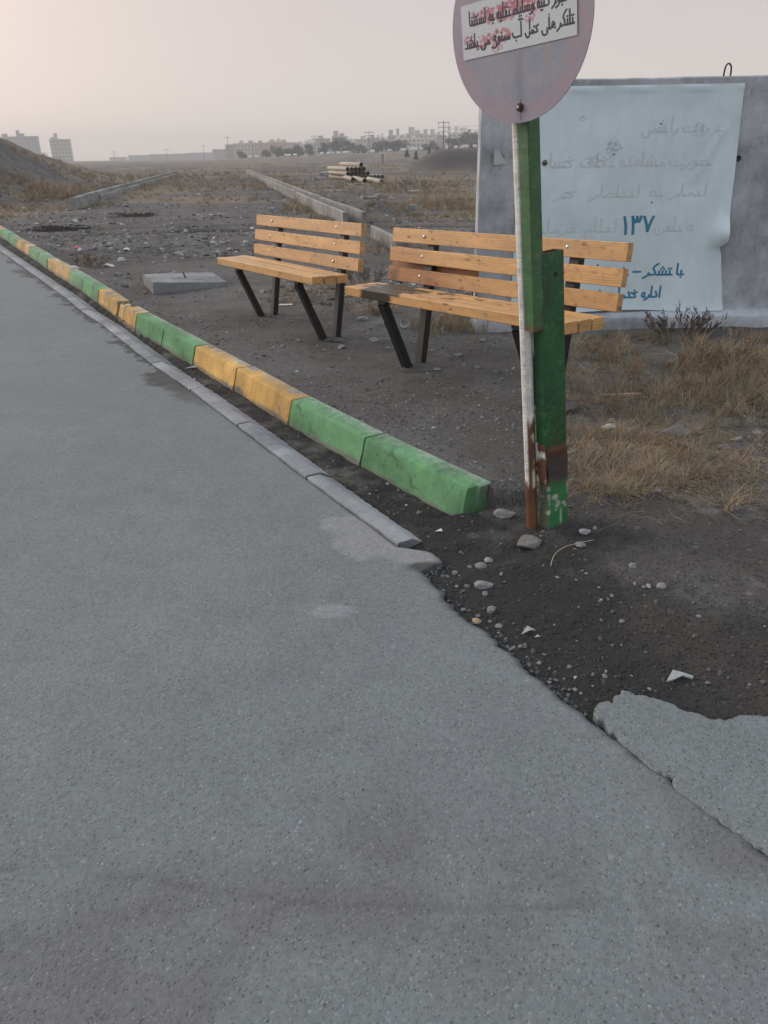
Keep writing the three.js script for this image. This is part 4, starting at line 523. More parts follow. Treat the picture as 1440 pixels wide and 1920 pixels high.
// ───────────── far town, poles, trees, cars ─────────────
{
  const R = rng(101), win = std({ color: lin(0.22, 0.22, 0.23), roughness: 0.3 });
  const wallM = (c) => std({ map: concTex.map, color: lin(...c.map((v) => v / 0.62)), roughness: 0.9 });
  const B = (label, x0, x1, yt, dist, col, { fl = 0, roofs = [], group, bands = false, depth = 16, lowY = -0.5, gapx = 3.2 } = {}) => {
    const a = atDepth(x0, yt, -dist), b = atDepth(x1, yt, -dist), W = b.x - a.x, H = Math.max(4, (a.y + b.y) / 2 - lowY), t = thing('apartment_building', label, 'building', [(a.x + b.x) / 2, lowY, -dist - depth / 2], group), m = wallM(col);
    const box = (w, h, d) => loft(rrect(-d / 2, d / 2, 0, h, 0.06), -w / 2, w / 2, 1);
    part(t, 'wall', box(W, H, depth), m);
    const par = part(t, 'parapet', box(W + 0.5, 0.7, depth + 0.5), m); par.position.y = H - 0.35 + 0.3;
    for (const [f0, f1, hh] of roofs) { const o = part(t, 'roof_house', box((f1 - f0) * W, hh, depth * 0.5), m); o.position.set((f0 + f1 - 1) / 2 * W, H, -1); }
    const floors = Math.max(2, Math.round(H / 3.3)), fh = H / floors, nx = Math.max(2, Math.round(W / gapx)), wg = [], sg = [];
    for (let f = 0; f < floors; f++) { for (let i = 0; i < nx; i++) { const q = new THREE.BoxGeometry(W / nx * (bands ? 0.62 : 0.5), fh * 0.52, 0.3); q.translate(-W / 2 + (i + 0.5) * W / nx, (f + 0.55) * fh, depth / 2 + 0.0); wg.push(q); } if (bands) { const q = new THREE.BoxGeometry(W * 0.98, fh * 0.26, 1.5); q.translate(0, f * fh + fh * 0.12, depth / 2 + 0.6); sg.push(q); } }
    tag(part(t, 'windows', mergeGeometries(wg), win), null, null, null, 'stuff'); if (sg.length) tag(part(t, 'balconies', mergeGeometries(sg), m), null, null, null, 'stuff');
    return t; };
  const cream = [0.55, 0.50, 0.44], white = [0.72, 0.68, 0.64], pink = [0.52, 0.36, 0.31], grey = [0.38, 0.37, 0.36], grp = 'distant apartment blocks across the plain';
  B('pale stepped building with roof houses, widest above the spoil bank', 1, 69, 257, 850, grey, { roofs: [[0.02, 0.16, 3.2], [0.42, 0.5, 6.2], [0.5, 0.62, 3.2]], depth: 4 });
  B('small pale building alone at the shoulder of the spoil bank', 92, 130, 262, 800, cream, { roofs: [[0.05, 0.22, 2.5], [0.22, 0.38, 5.4]], depth: 3 });
  B('low hazy building at the far left end of the town', 398, 424, 281, 900, grey); B('unfinished building frame beside the slender mast', 422, 439, 272, 820, grey, { bands: true, gapx: 5 });
  B('pale grey block next to the unfinished frame', 437, 463, 270, 780, cream, { roofs: [[0.4, 0.6, 3]] }); B('pale block joined to the pink row', 463, 477, 270, 770, cream, { roofs: [[0.1, 0.5, 3]] });
  B('long pink apartment row with tall window strips', 476, 540, 269, 740, pink, { roofs: [[0.1, 0.2, 2.5], [0.45, 0.55, 2.5], [0.8, 0.9, 3]], gapx: 4.4 }); B('white apartment row with balcony bands at the end of the pink row', 538, 562, 268, 755, white, { bands: true });
  B('narrow block with balconies left of the twin towers', 578, 592, 268, 760, white, { bands: true }); B('broad tall grey apartment tower behind dark trees', 592, 617, 261, 740, grey, { roofs: [[0.2, 0.5, 3]] }); B('tall apartment tower with stepped roof beside the dark trees', 622, 650, 257, 740, grey, { roofs: [[0.1, 0.4, 5], [0.5, 0.8, 3]] });
  B('low cream block in the gap beside the stepped tower', 652, 668, 268, 760, cream); B('cream block with sloping top behind the tree row', 668, 688, 262, 730, cream, { roofs: [[0.4, 0.8, 3]] });
  B('dark grey block beside the thin pole', 688, 711, 260, 700, grey, { roofs: [[0.3, 0.6, 3]] }); B('cream block with small windows beside the white balcony row', 711, 729, 263, 690, cream); B('tall block with two roof houses behind the white balcony row', 728, 754, 255, 740, grey, { roofs: [[0.05, 0.35, 5], [0.6, 0.8, 6]] });
  B('long white balcony row in front of the taller blocks', 743, 818, 260, 660, white, { bands: true, roofs: [[0.02, 0.1, 2.5], [0.4, 0.5, 2.5]] }); B('tallest stepped block behind the white balcony row', 762, 793, 252, 740, cream, { roofs: [[0.15, 0.5, 6], [0.55, 0.85, 3.5]] }); B('block with twin roof houses behind the white balcony row', 794, 818, 254, 730, cream, { roofs: [[0.05, 0.35, 5], [0.6, 0.9, 5]] });
  B('pale block behind the tall lattice pole', 818, 840, 255, 680, grey); B('bright tall apartment row beside the tall lattice pole', 840, 880, 250, 640, white, { roofs: [[0.02, 0.15, 5], [0.35, 0.5, 5], [0.62, 0.9, 4]], bands: true }); B('white block next to the concrete wall edge', 882, 925, 252, 650, white, { roofs: [[0.2, 0.5, 3]] });
  for (const [a, b, y] of [[205, 232, 296], [240, 275, 292], [280, 318, 290], [322, 350, 289], [352, 396, 287]]) B('faint low building far off in the haze', a, b, y, 1150, grey, { group: 'faint low buildings in the haze', gapx: 6 });
  [[556, 580, 270], [574, 592, 266], [612, 626, 266], [645, 662, 262], [660, 680, 265], [684, 702, 262], [704, 722, 258], [722, 742, 260], [750, 772, 256], [782, 800, 257], [808, 830, 252], [826, 846, 254], [860, 890, 250], [438, 470, 275], [500, 530, 266]].forEach(([a, b, y], i) => B('pale hazy block filling a gap behind the front row of buildings', a, b, y, 980 + 60 * hash(i, 4), i % 2 ? white : cream, { group: 'pale blocks behind the front row', roofs: [[0.15, 0.4, 3], [0.6, 0.8, 2 + 3 * hash(i, 7)]] }));
  // poles
  const pmat = std({ color: lin(0.12, 0.12, 0.12), roughness: 0.7 });
  const pole = (x, yt, dist, arms, label, th = 0.3) => { const p = atDepth(x, yt, -dist), H = p.y + 0.5, t = thing('power_pole', label, 'pole', [p.x, -0.5, -dist], 'power poles on the plain'); const sh = new THREE.CylinderGeometry(th * 0.45, th, H, 8); sh.translate(0, H / 2, 0); part(t, 'shaft', sh, pmat); for (let i = 0; i < arms; i++) { const a = loft(rrect(-0.12, 0.12, -0.12, 0.12, 0.02), -2.6 + 0.3 * i, 2.6 - 0.3 * i, 1); const o = part(t, 'crossarm', a, pmat); o.position.y = H - 0.8 - i * H * 0.12; for (const s of [-1, 1]) { const q = new THREE.CylinderGeometry(0.1, 0.16, 0.9, 6); q.translate(s * 2.3, -0.5, 0); part(t, 'insulator', q, pmat).position.y = o.position.y; } } return t; };
  pole(832, 226, 380, 4, 'tall steel power pole with four crossarms near the concrete wall', 0.42); pole(692, 245, 470, 2, 'power pole with two crossarms beside the dark grey block', 0.34); pole(590, 253, 560, 2, 'power pole in front of the broad grey tower', 0.36); pole(473, 264, 620, 1, 'power pole in front of the pink row', 0.36); pole(677, 260, 620, 1, 'short power pole among the cream blocks', 0.3); pole(426, 256, 800, 1, 'slender mast rising over the unfinished frame', 0.5); pole(381, 272, 800, 1, 'faint thin pole on the hazy plain', 0.36); pole(312, 279, 850, 1, 'faint thin pole on the hazy plain', 0.36); pole(213, 283, 800, 1, 'faint thin pole on the hazy plain', 0.36);
  const wireP = [[832, 233, 380], [1010, 224, 300]]; for (const dy of [0, 6]) { const a = atDepth(832, 236 + dy, -380), b = atDepth(1100, 226 + dy, -300), m = a.clone().lerp(b, 0.5); m.y -= 0.8; const c = new THREE.CatmullRomCurve3([a, m, b]); solo('power_line', new THREE.TubeGeometry(c, 20, 0.045, 5), pmat, 'power line strung from the tall steel pole', 'cable', 'power lines'); }
  // trees
  const leafM = [std({ color: lin(0.055, 0.075, 0.065), roughness: 1, side: THREE.DoubleSide }), std({ color: lin(0.046, 0.064, 0.056), roughness: 1, side: THREE.DoubleSide })], bark = std({ color: lin(0.06, 0.05, 0.04) });
  const crownGeo = (seed, w, h, cone) => { const Q = rng(seed), pos = [], clumps = []; for (let i = 0; i < 9; i++) clumps.push([(Q() - 0.5) * w * 0.7, h * (0.3 + 0.6 * Q()), (Q() - 0.5) * w * 0.7, w * (0.2 + 0.18 * Q())]); for (let i = 0; i < 900; i++) { let x, y, z; if (cone) { y = h * (0.08 + 0.92 * Math.pow(Q(), 1.3)); const r = w * 0.5 * (1 - y / h) * (0.35 + 0.65 * Q()) + 0.1, a = Q() * 6.28; x = r * Math.cos(a); z = r * Math.sin(a); } else { const c = clumps[Math.floor(Q() * 9)], a = Q() * 6.28, e = Math.acos(2 * Q() - 1), r = c[3] * (0.6 + 0.5 * Q()); x = c[0] + r * Math.sin(e) * Math.cos(a); y = c[1] + r * Math.cos(e) * 0.8; z = c[2] + r * Math.sin(e) * Math.sin(a); } const s = w * 0.085 * (0.6 + 0.8 * Q()); for (let k = 0; k < 3; k++) pos.push(x + (Q() - 0.5) * 2 * s, y + (Q() - 0.5) * 2 * s, z + (Q() - 0.5) * 2 * s); } const g = new THREE.BufferGeometry(); g.setAttribute('position', new THREE.Float32BufferAttribute(pos, 3)); g.computeVertexNormals(); return g; };
  const tree = (x, yb, yt, wpx, dist, cone, label, group, seed) => { const p = atDepth(x, yb, -dist), q = atDepth(x, yt, -dist), h = q.y - p.y, w = wpx / FPX * dist * 1.02, gy = height(p.x, -dist) - 0.1; const t = thing(cone ? 'conifer' : 'tree', label, 'tree', [p.x, gy, -dist], group); part(t, 'crown', crownGeo(seed, w, q.y - gy, cone), leafM[seed % 2]); const tr = new THREE.CylinderGeometry(w * 0.03, w * 0.05, h * 0.45, 7); tr.translate(0, h * 0.2, 0); part(t, 'trunk', tr, bark); };
  [[520, 291, 277, 20], [560, 290, 275, 22], [581, 288, 272, 16], [604, 288, 270, 18], [625, 286, 266, 14], [637, 287, 260, 22], [650, 286, 265, 18], [664, 286, 270, 16], [678, 286, 272, 16], [708, 285, 268, 18], [724, 284, 264, 22], [742, 284, 263, 20], [757, 283, 266, 18], [800, 283, 272, 14], [812, 282, 266, 18], [847, 278, 261, 20], [860, 278, 258, 18], [880, 277, 249, 30], [896, 277, 256, 26], [500, 292, 282, 14], [455, 294, 284, 14], [540, 291, 281, 18]].forEach(([x, b, t, w], i) => tree(x, b, t, w, 425 + 30 * hash(i, 5), false, 'dark broad tree in the row before the distant blocks', 'trees before the distant blocks', 200 + i));
  [[780, 296, 283, 9], [821, 289, 276, 8], [842, 291, 277, 10], [848, 291, 280, 8], [884, 289, 272, 11], [763, 291, 281, 10], [805, 288, 276, 9]].forEach(([x, b, t, w], i) => tree(x, b, t, w, 190 + 8 * i, true, 'small dark conifer on the rough ground behind the spoil heap', 'small conifers behind the spoil heap', 300 + i));
  // cars
  const cs = new THREE.Shape([[-2.1, 0.35], [-2.1, 0.85], [-1.5, 0.95], [-0.9, 1.42], [0.7, 1.45], [1.4, 0.98], [2.1, 0.85], [2.15, 0.35]].map((q) => new THREE.Vector2(...q))), carG = new THREE.ExtrudeGeometry(cs, { depth: 1.6, bevelEnabled: true, bevelSize: 0.06, bevelThickness: 0.06, bevelSegments: 1 }); carG.translate(0, 0, -0.8);
  const wheel = new THREE.CylinderGeometry(0.33, 0.33, 0.2, 12); wheel.rotateX(Math.PI / 2); const glass = []; for (const [x, w] of [[-0.75, 0.7], [0.35, 0.9]]) { const q = new THREE.BoxGeometry(w, 0.34, 1.76); q.translate(x + 0.15, 1.16, 0); glass.push(q); } const glassG = mergeGeometries(glass), carM = [std({ color: lin(0.55, 0.55, 0.55), roughness: 0.35 }), std({ color: lin(0.42, 0.43, 0.45), roughness: 0.35 })], tyre = std({ color: lin(0.02, 0.02, 0.02) });
  [[467, 299], [480, 299], [534, 297.5], [543, 297], [553, 297], [603, 293], [616, 292], [622, 291.5], [634, 291], [646, 290], [651, 289.5], [698, 288], [730, 288], [755, 285], [760, 284.5], [772, 284], [779, 283.5], [790, 283], [855, 280], [868, 279], [876, 279], [890, 278.5]].forEach(([x, y], i) => { const d = 408, p = atDepth(x, y, -d), zz = -d - 6 * hash(i, 3), t = thing('parked_car', 'pale car parked along the distant tree row', 'car', [p.x, height(p.x, zz), zz], 'cars parked along the distant tree row'); t.rotation.y = Math.PI / 2 + 0.5 * (hash(i, 8) - 0.5); part(t, 'body', carG, carM[i % 5 === 2 ? 1 : 0]); part(t, 'glazing', glassG, tyre); for (const wx of [-1.3, 1.3]) for (const wz of [-0.8, 0.8]) part(t, 'wheel', wheel, tyre).position.set(wx, 0.33, wz); });
  // pale stones set upright near the track
  for (const [x, y, h] of [[686, 297, 0.9], [694, 297, 1.2], [705, 297, 1.3], [716, 296, 1.6], [719, 296, 1.7], [672, 297, 0.8]]) { const p = atDepth(x, y, -150), g = loft(rrect(-0.2, 0.2, 0, h, 0.06), -0.22, 0.22, 1); const o = solo('marker_post', g, std({ color: lin(0.5, 0.48, 0.45) }), 'short white block standing on the plain behind the pipe stack', 'block', 'white blocks behind the pipe stack'); o.position.set(p.x, height(p.x, -150) - 0.05, -150); }
}

// ───────────── stones, litter, debris ─────────────
{
  const rocks = [1, 2, 3, 4, 5, 6].map((s) => rockGeo(s * 13, 2, 0.55, 0.4)), grey = [concrete(0.42, 0.42, 0.41, 0.002), concrete(0.34, 0.34, 0.34, 0.002), concrete(0.55, 0.54, 0.52, 0.002)];
  const stone = (px, py, wpx, mat, label, group, k, flat = 1, name = 'stone') => { const p = onGround(px, py), d = Math.hypot(p.x, p.z, CAM_H), s = wpx / FPX * d * 0.5 * 1.1, o = solo(name, rocks[k % 6], mat, label, 'stone', group); o.scale.set(s, s * flat, s * 0.8); o.rotation.set(0.3 * (hash(px, 1) - 0.5), hash(px, py) * 6.28, 0.3 * (hash(px, 2) - 0.5)); o.position.set(p.x, height(p.x, p.z) + s * 0.20, p.z); return o; };
  [[853, 1076, 16], [902, 1064, 26], [916, 1052, 18], [881, 1064, 8], [907, 1099, 26], [909, 1114, 11], [921, 1146, 24], [919, 1166, 9], [935, 1175, 14], [857, 1100, 8], [940, 1077, 8]].forEach(([x, y, w], i) => stone(x, y, w, grey[i % 2], 'pale grey stone on the damp dirt along the asphalt edge', 'stones along the asphalt edge', i));
  stone(894, 1166, 17, concrete(0.62, 0.46, 0.27, 0.002), 'tan stone at the asphalt edge among grey ones', null, 2); stone(946, 966, 30, grey[1], 'pale lump of stone beside the end of the kerb', null, 4); stone(1186, 1062, 16, grey[0], 'round pale pebble alone on the dark dirt beside the sign', null, 1); stone(1290, 836, 18, grey[2], 'whitish round stone beside the broken concrete lump', null, 3);
  [[1240, 1101, 21], [1207, 1101, 9], [1216, 1099, 9], [1190, 1095, 8]].forEach(([x, y, w], i) => stone(x, y, w, grey[i % 3], 'small pale stone in the short line on the dark dirt', 'short line of stones on dark dirt', i + 1));
  [[1233, 922, 16], [1247, 924, 8], [1096, 998, 18], [1088, 1024, 16], [1128, 948, 8], [1383, 947, 9], [1310, 1156, 8], [1355, 840, 20], [1380, 826, 16], [1420, 815, 18], [1300, 1130, 7], [1146, 790, 14]].forEach(([x, y, w], i) => stone(x, y, w, grey[i % 3], 'small grey stone among the dry grass beyond the sign', 'stones among the dry grass', i + 2));
  [[640, 652, 14], [560, 640, 12], [700, 640, 16], [830, 620, 18], [905, 640, 14], [860, 668, 16], [680, 600, 18], [730, 655, 12], [820, 695, 14], [640, 570, 20], [530, 650, 10], [896, 690, 12]].forEach(([x, y, w], i) => stone(x, y, w, grey[i % 2], 'small grey stone on the dirt under the benches', 'stones under the benches', i + 3));
  { const p = onGround(990, 1020), o = solo('concrete_lump', rockGeo(88, 3, 0.55, 0.3), concrete(0.42, 0.395, 0.36, 0.01), 'crumbling concrete footing lump at the foot of the sign post', 'concrete'); o.scale.set(0.062, 0.05, 0.05); o.position.set(p.x, height(p.x, p.z) + 0.004, p.z); }
  { const p = onGround(1262, 822), o = solo('concrete_lump', rockGeo(91, 3, 0.5, 0.3), concrete(0.30, 0.28, 0.28), 'broken concrete lump lying in the dry grass', 'concrete'); o.scale.set(0.105, 0.075, 0.07); o.rotation.y = 0.4; o.position.set(p.x, height(p.x, p.z) + 0.03, p.z); }
  { const p = onGround(1142, 806), o = solo('crumpled_paper', rockGeo(95, 2, 0.7, 0.6), std({ color: lin(0.78, 0.78, 0.78) }), 'crumpled white paper ball in the dry grass', 'paper'); o.scale.set(0.032, 0.028, 0.026); o.position.set(p.x, height(p.x, p.z) + 0.018, p.z); }
  { const p = onGround(758, 613), o = solo('paper_cup', (() => { const g = new THREE.LatheGeometry([[0, 0], [0.026, 0], [0.036, 0.085], [0.038, 0.087], [0.035, 0.085], [0.025, 0.004]].map((q) => new THREE.Vector2(...q)), 20); return g; })(), std({ color: lin(0.75, 0.75, 0.74), side: THREE.DoubleSide }), 'white paper cup lying behind the burnt bench legs', 'cup'); o.rotation.set(1.4, 0.5, 0); o.position.set(p.x, height(p.x, p.z) + 0.036, p.z); }
  { const p = onGround(1163, 744), o = solo('wood_stick', loft(resample(rrect(-0.012, 0.012, -0.009, 0.009, 0.004), 0.01), -0.12, 0.12, 12, { disp: (q) => [q[0], q[1] + 0.01 * Math.sin(q[0] * 14), q[2]], uvo: [0.2, 0.3], col: () => [0.7, 0.8, 1.6] }), woodMat, 'weathered pale stick lying on the dark soil patch', 'stick'); o.rotation.y = -0.28; o.position.set(p.x, height(p.x, p.z) + 0.012, p.z); }
  const flake = (px, py, wpx, pts, fold, mat, label, group) => { const p = onGround(px, py), s = wpx / FPX * Math.hypot(p.x, p.z, CAM_H), sh = new THREE.Shape(pts.map((q) => new THREE.Vector2(...q))), g = new THREE.ExtrudeGeometry(sh, { depth: 0.05, bevelEnabled: true, bevelSize: 0.01, bevelThickness: 0.01, bevelSegments: 1 }); g.rotateX(-Math.PI / 2); const a = g.attributes.position; for (let i = 0; i < a.count; i++) a.setY(i, a.getY(i) + fold * Math.max(0, 0.35 - Math.abs(a.getX(i)))); g.computeVertexNormals(); const o = solo('litter_scrap', g, mat, label, 'litter', group); o.scale.setScalar(s); o.position.set(p.x, height(p.x, p.z) + 0.004, p.z); return o; };
  const paleM = std({ map: paintTex.map, color: lin(0.42, 0.44, 0.44), side: THREE.DoubleSide });
  flake(1272, 1272, 50, [[-0.5, -0.25], [-0.12, 0.25], [0.2, 0.12], [0.5, 0.0], [0.42, -0.12], [0.1, -0.05], [-0.3, -0.2]], 0.35, paleM, 'folded grey plastic scrap on damp dirt above the broken apron'); flake(990, 1186, 28, [[-0.5, -0.35], [0.0, 0.3], [0.5, 0.1], [0.1, -0.1]], 0.6, paleM, 'bent grey scrap in the damp hollow beside the asphalt edge'); flake(823, 996, 15, [[-0.5, -0.3], [0.3, 0.5], [0.45, -0.3]], 0.1, std({ color: lin(0.55, 0.52, 0.44) }), 'cream triangular chip in the dark gutter near the kerb end'); flake(1007, 1195, 12, [[-0.5, -0.3], [0.1, 0.4], [0.5, -0.1]], 0.2, paleM, 'tiny white chip beside the bent grey scrap'); flake(360, 691, 22, [[-0.5, -0.2], [0.1, 0.3], [0.5, 0.05], [0, -0.25]], 0.2, paleM, 'flattened grey litter in the gutter beside the yellow kerb stones');
  flake(536, 573, 26, [[-0.5, -0.2], [-0.4, 0.2], [0.4, 0.25], [0.5, -0.15]], 0.1, std({ color: lin(0.6, 0.6, 0.58) }), 'flat white scrap on the dirt under the clean bench');
  const R = rng(71); const lt = [std({ color: lin(0.55, 0.55, 0.54) }), std({ color: lin(0.40, 0.40, 0.40) }), std({ color: lin(0.62, 0.58, 0.5) })];
  for (let i = 0; i < 46; i++) { const px = 40 + R() * 700, py = 345 + 120 * Math.pow(R(), 0.8), p = onGround(px, py); if (p.x < kerbX(p.z) + 0.6) continue; flake(px, py, 4 + R() * 9, [[-0.5, -0.2], [-0.2, 0.35], [0.4, 0.25], [0.5, -0.2]], 0.3 * R(), lt[i % 3], 'scrap of pale litter scattered over the waste ground', 'litter on the waste ground').rotation.y = R() * 6; }
  [[140, 505, 16], [228, 490, 18], [238, 470, 14], [205, 500, 14], [150, 470, 10]].forEach(([x, y, w], i) => stone(x, y, w, lt[i % 3], 'crumpled pale litter beside the dry bush behind the kerb', 'crumpled litter behind the kerb', i, 0.9, 'crumpled_litter'));
  stone(147, 466, 13, std({ color: lin(0.45, 0.16, 0.18) }), 'crumpled pink litter behind the far yellow kerb stones', null, 2, 0.9, 'crumpled_litter');
  [[690, 373, 26, 9], [705, 368, 20, 7], [780, 362, 24, 8], [620, 352, 16, 6], [598, 338, 20, 7], [612, 330, 22, 9], [672, 347, 26, 5], [775, 395, 14, 16], [735, 372, 12, 6], [715, 376, 12, 6]].forEach(([x, y, w, h], i) => { const p = onGround(x, y), d = Math.hypot(p.x, p.z), a = w / FPX * d, b = h / FPX * d * 0.9, g = loft(resample(rrect(-a * 0.25, a * 0.25, 0, b, 0.03), 0.3), -a / 2, a / 2, 5, { disp: (q) => [q[0], q[1] + 0.12 * (fbm(q[0] * 3 + i * 5, q[2] * 3, 2) - 0.5), q[2] + 0.1 * (fbm(q[0] * 3, q[1] * 3 + i, 2) - 0.5)] }), o = solo('concrete_rubble', g, chanMats[i % 3], 'broken concrete piece between the channel and the pipe stack', 'rubble', 'concrete rubble near the pipes'); o.position.set(p.x, height(p.x, p.z) - 0.06, p.z); o.rotation.set(0.1 * (R() - 0.5), 1.2 * (R() - 0.5), 0.3 * (R() - 0.5)); });
  // burnt debris behind the kerb
  const tw = (x, z, n, L, seed) => { const Q = rng(seed), gs = []; for (let i = 0; i < n; i++) { const l = L * (0.4 + 0.6 * Q()), a = Q() * 6.28, g = new THREE.CylinderGeometry(0.003 + 0.004 * Q(), 0.005 + 0.007 * Q(), l, 5); g.rotateZ(Math.PI / 2 + 0.5 * (Q() - 0.5)); g.rotateY(a); g.translate((Q() + Q() - 1) * 1.0 * L, 0.02 + 0.10 * Q() * Q(), (Q() + Q() - 1) * 0.8 * L); gs.push(g); } return mergeGeometries(gs); };
  [[110, 432, 0.75, 'dark heap of burnt branches behind the far kerb stones'], [255, 405, 0.6, 'dead twigs heaped beside the wheel track']].forEach(([x, y, L, label], i) => { const p = onGround(x, y), o = solo('branch_heap', tw(0, 0, 90, L, 500 + i), std({ color: i === 0 ? lin(0.045, 0.036, 0.032) : lin(0.07, 0.06, 0.052) }), label, 'branches'); o.position.set(p.x, height(p.x, p.z) - 0.02, p.z); });
  // loose gravel
  const N = 22000, gg = [rockGeo(301, 0, 0.6, 0.4), rockGeo(302, 0, 0.6, 0.4), rockGeo(303, 0, 0.5, 0.5)], im = gg.map((g, i) => { const m = new THREE.InstancedMesh(g, std({ color: lin(1, 1, 1), roughness: 0.95 }), N / 2); m.name = numbered('gravel'); tag(m, ['fine loose gravel strewn over the dirt', 'coarse loose gravel strewn over the dirt', 'flat gravel chips strewn over the dirt'][i], 'gravel', null, 'stuff'); scene.add(m); return m; }), cnt = [0, 0, 0], M = new THREE.Matrix4(), q = new THREE.Quaternion(), e = new THREE.Euler(), Q = rng(99), cc = new THREE.Color();
  for (let i = 0, tries = 0; i < N && tries < N * 6; tries++) {
    const th = (-38 + 72 * Q()) * Math.PI / 180, r = 1.75 * Math.pow(26 / 1.75, Math.pow(Q(), 1.25)), x = r * Math.sin(th), z = -r * Math.cos(th); const d = x - edgeX(z); if (d < 0.03) continue; const inGutter = z < KERB_END && x < kerbX(z) + 0.2; if (z < KERB_END + 0.02 && x > kerbX(z) - 0.02 && x < kerbX(z) + 0.225) continue; if (inGutter && (x < innerX(z) || Q() > 0.3)) continue; if (z < WALL_Z + 0.14 && z > WALL_Z - 0.4 && x > 0.8) continue;
    const n = fbm(x * 1.6 + 5, z * 1.6, 3), dampArea = z > -3.15 ? 0.10 : 0.8; if (Q() > dampArea * (0.15 + 1.2 * sstep(0.35, 0.7, n))) continue; if (z > -2.05 && x > 0.75 - (z + 2.05) * 0.1 && z > -1.9) continue;
    const s = (0.0013 + 0.0075 * Math.pow(Q(), 6)) * (1 + r * 0.16), k = i % 3; e.set(Q() * 0.8, Q() * 6.3, Q() * 0.8); q.setFromEuler(e); M.compose(new THREE.Vector3(x, height(x, z) + s * 0.25, z), q, new THREE.Vector3(s, s * 0.8, s * (0.7 + 0.5 * Q()))); im[k].setMatrixAt(cnt[k], M); const v = 0.085 + 0.17 * Math.pow(Q(), 1.8) + (Q() > 0.97 ? 0.25 : 0), w = 0.08 * (Q() - 0.4); im[k].setColorAt(cnt[k], cc.setRGB(v * (1 + w), v, v * (1 - w))); cnt[k]++; i++; }
  im.forEach((m, k) => { m.count = cnt[k]; });
  // crumbs broken off the asphalt edge
  { const am = new THREE.InstancedMesh(rockGeo(320, 1, 0.7, 0.5), std({ color: lin(1, 1, 1), roughness: 0.95 }), 700); am.name = 'asphalt_crumbs'; tag(am, 'asphalt crumbs broken off along the road edge', 'crumbs', null, 'stuff'); scene.add(am); let n = 0;
    while (n < 700) { const z = -2.75 + 1.75 * Q(), d = 0.005 + 0.10 * Math.pow(Q(), 2.5), x = edgeX(z) + d, s = (0.002 + 0.008 * Math.pow(Q(), 4)); e.set(Q(), Q() * 6.3, Q()); q.setFromEuler(e); M.compose(new THREE.Vector3(x, height(x, z) + s * 0.3, z), q, new THREE.Vector3(s, s * 0.8, s)); am.setMatrixAt(n, M); const v = 0.07 + 0.10 * Q(); am.setColorAt(n, cc.setRGB(v * 0.96, v, v * 1.02)); n++; } }
  // coarser rubble over the waste ground
  const rm = new THREE.InstancedMesh(rockGeo(310, 1, 0.6, 0.5), std({ color: lin(1, 1, 1), roughness: 0.95 }), 6000); rm.name = 'rubble'; tag(rm, 'small rubble strewn over the waste ground', 'rubble', null, 'stuff'); scene.add(rm); let rc = 0;
  for (let tries = 0; rc < 6000 && tries < 60000; tries++) { const th = (-38 + 52 * Q()) * Math.PI / 180, r = 8 * Math.pow(7, Q()), x = r * Math.sin(th), z = -r * Math.cos(th); if (x < kerbX(z) + 0.45 || (x > 0.7 && z > -7.4)) continue; if (Q() > sstep(0.42, 0.66, fbm(x * 0.5 + 3, z * 0.5, 3))) continue; const s = (0.008 + 0.03 * Math.pow(Q(), 3)) * (1 + r * 0.02); e.set(Q() * 0.8, Q() * 6.3, Q() * 0.8); q.setFromEuler(e); M.compose(new THREE.Vector3(x, height(x, z) + s * 0.2, z), q, new THREE.Vector3(s * (1 + Q()), s * 0.7, s)); rm.setMatrixAt(rc, M); const v = Q() < 0.4 ? 0.05 + 0.05 * Q() : 0.14 + 0.2 * Math.pow(Q(), 2) + (Q() > 0.96 ? 0.25 : 0), w = 0.1 * (Q() - 0.35); rm.setColorAt(rc, cc.setRGB(v * (1 + w), v, v * (1 - w))); rc++; }
  rm.count = rc;
}

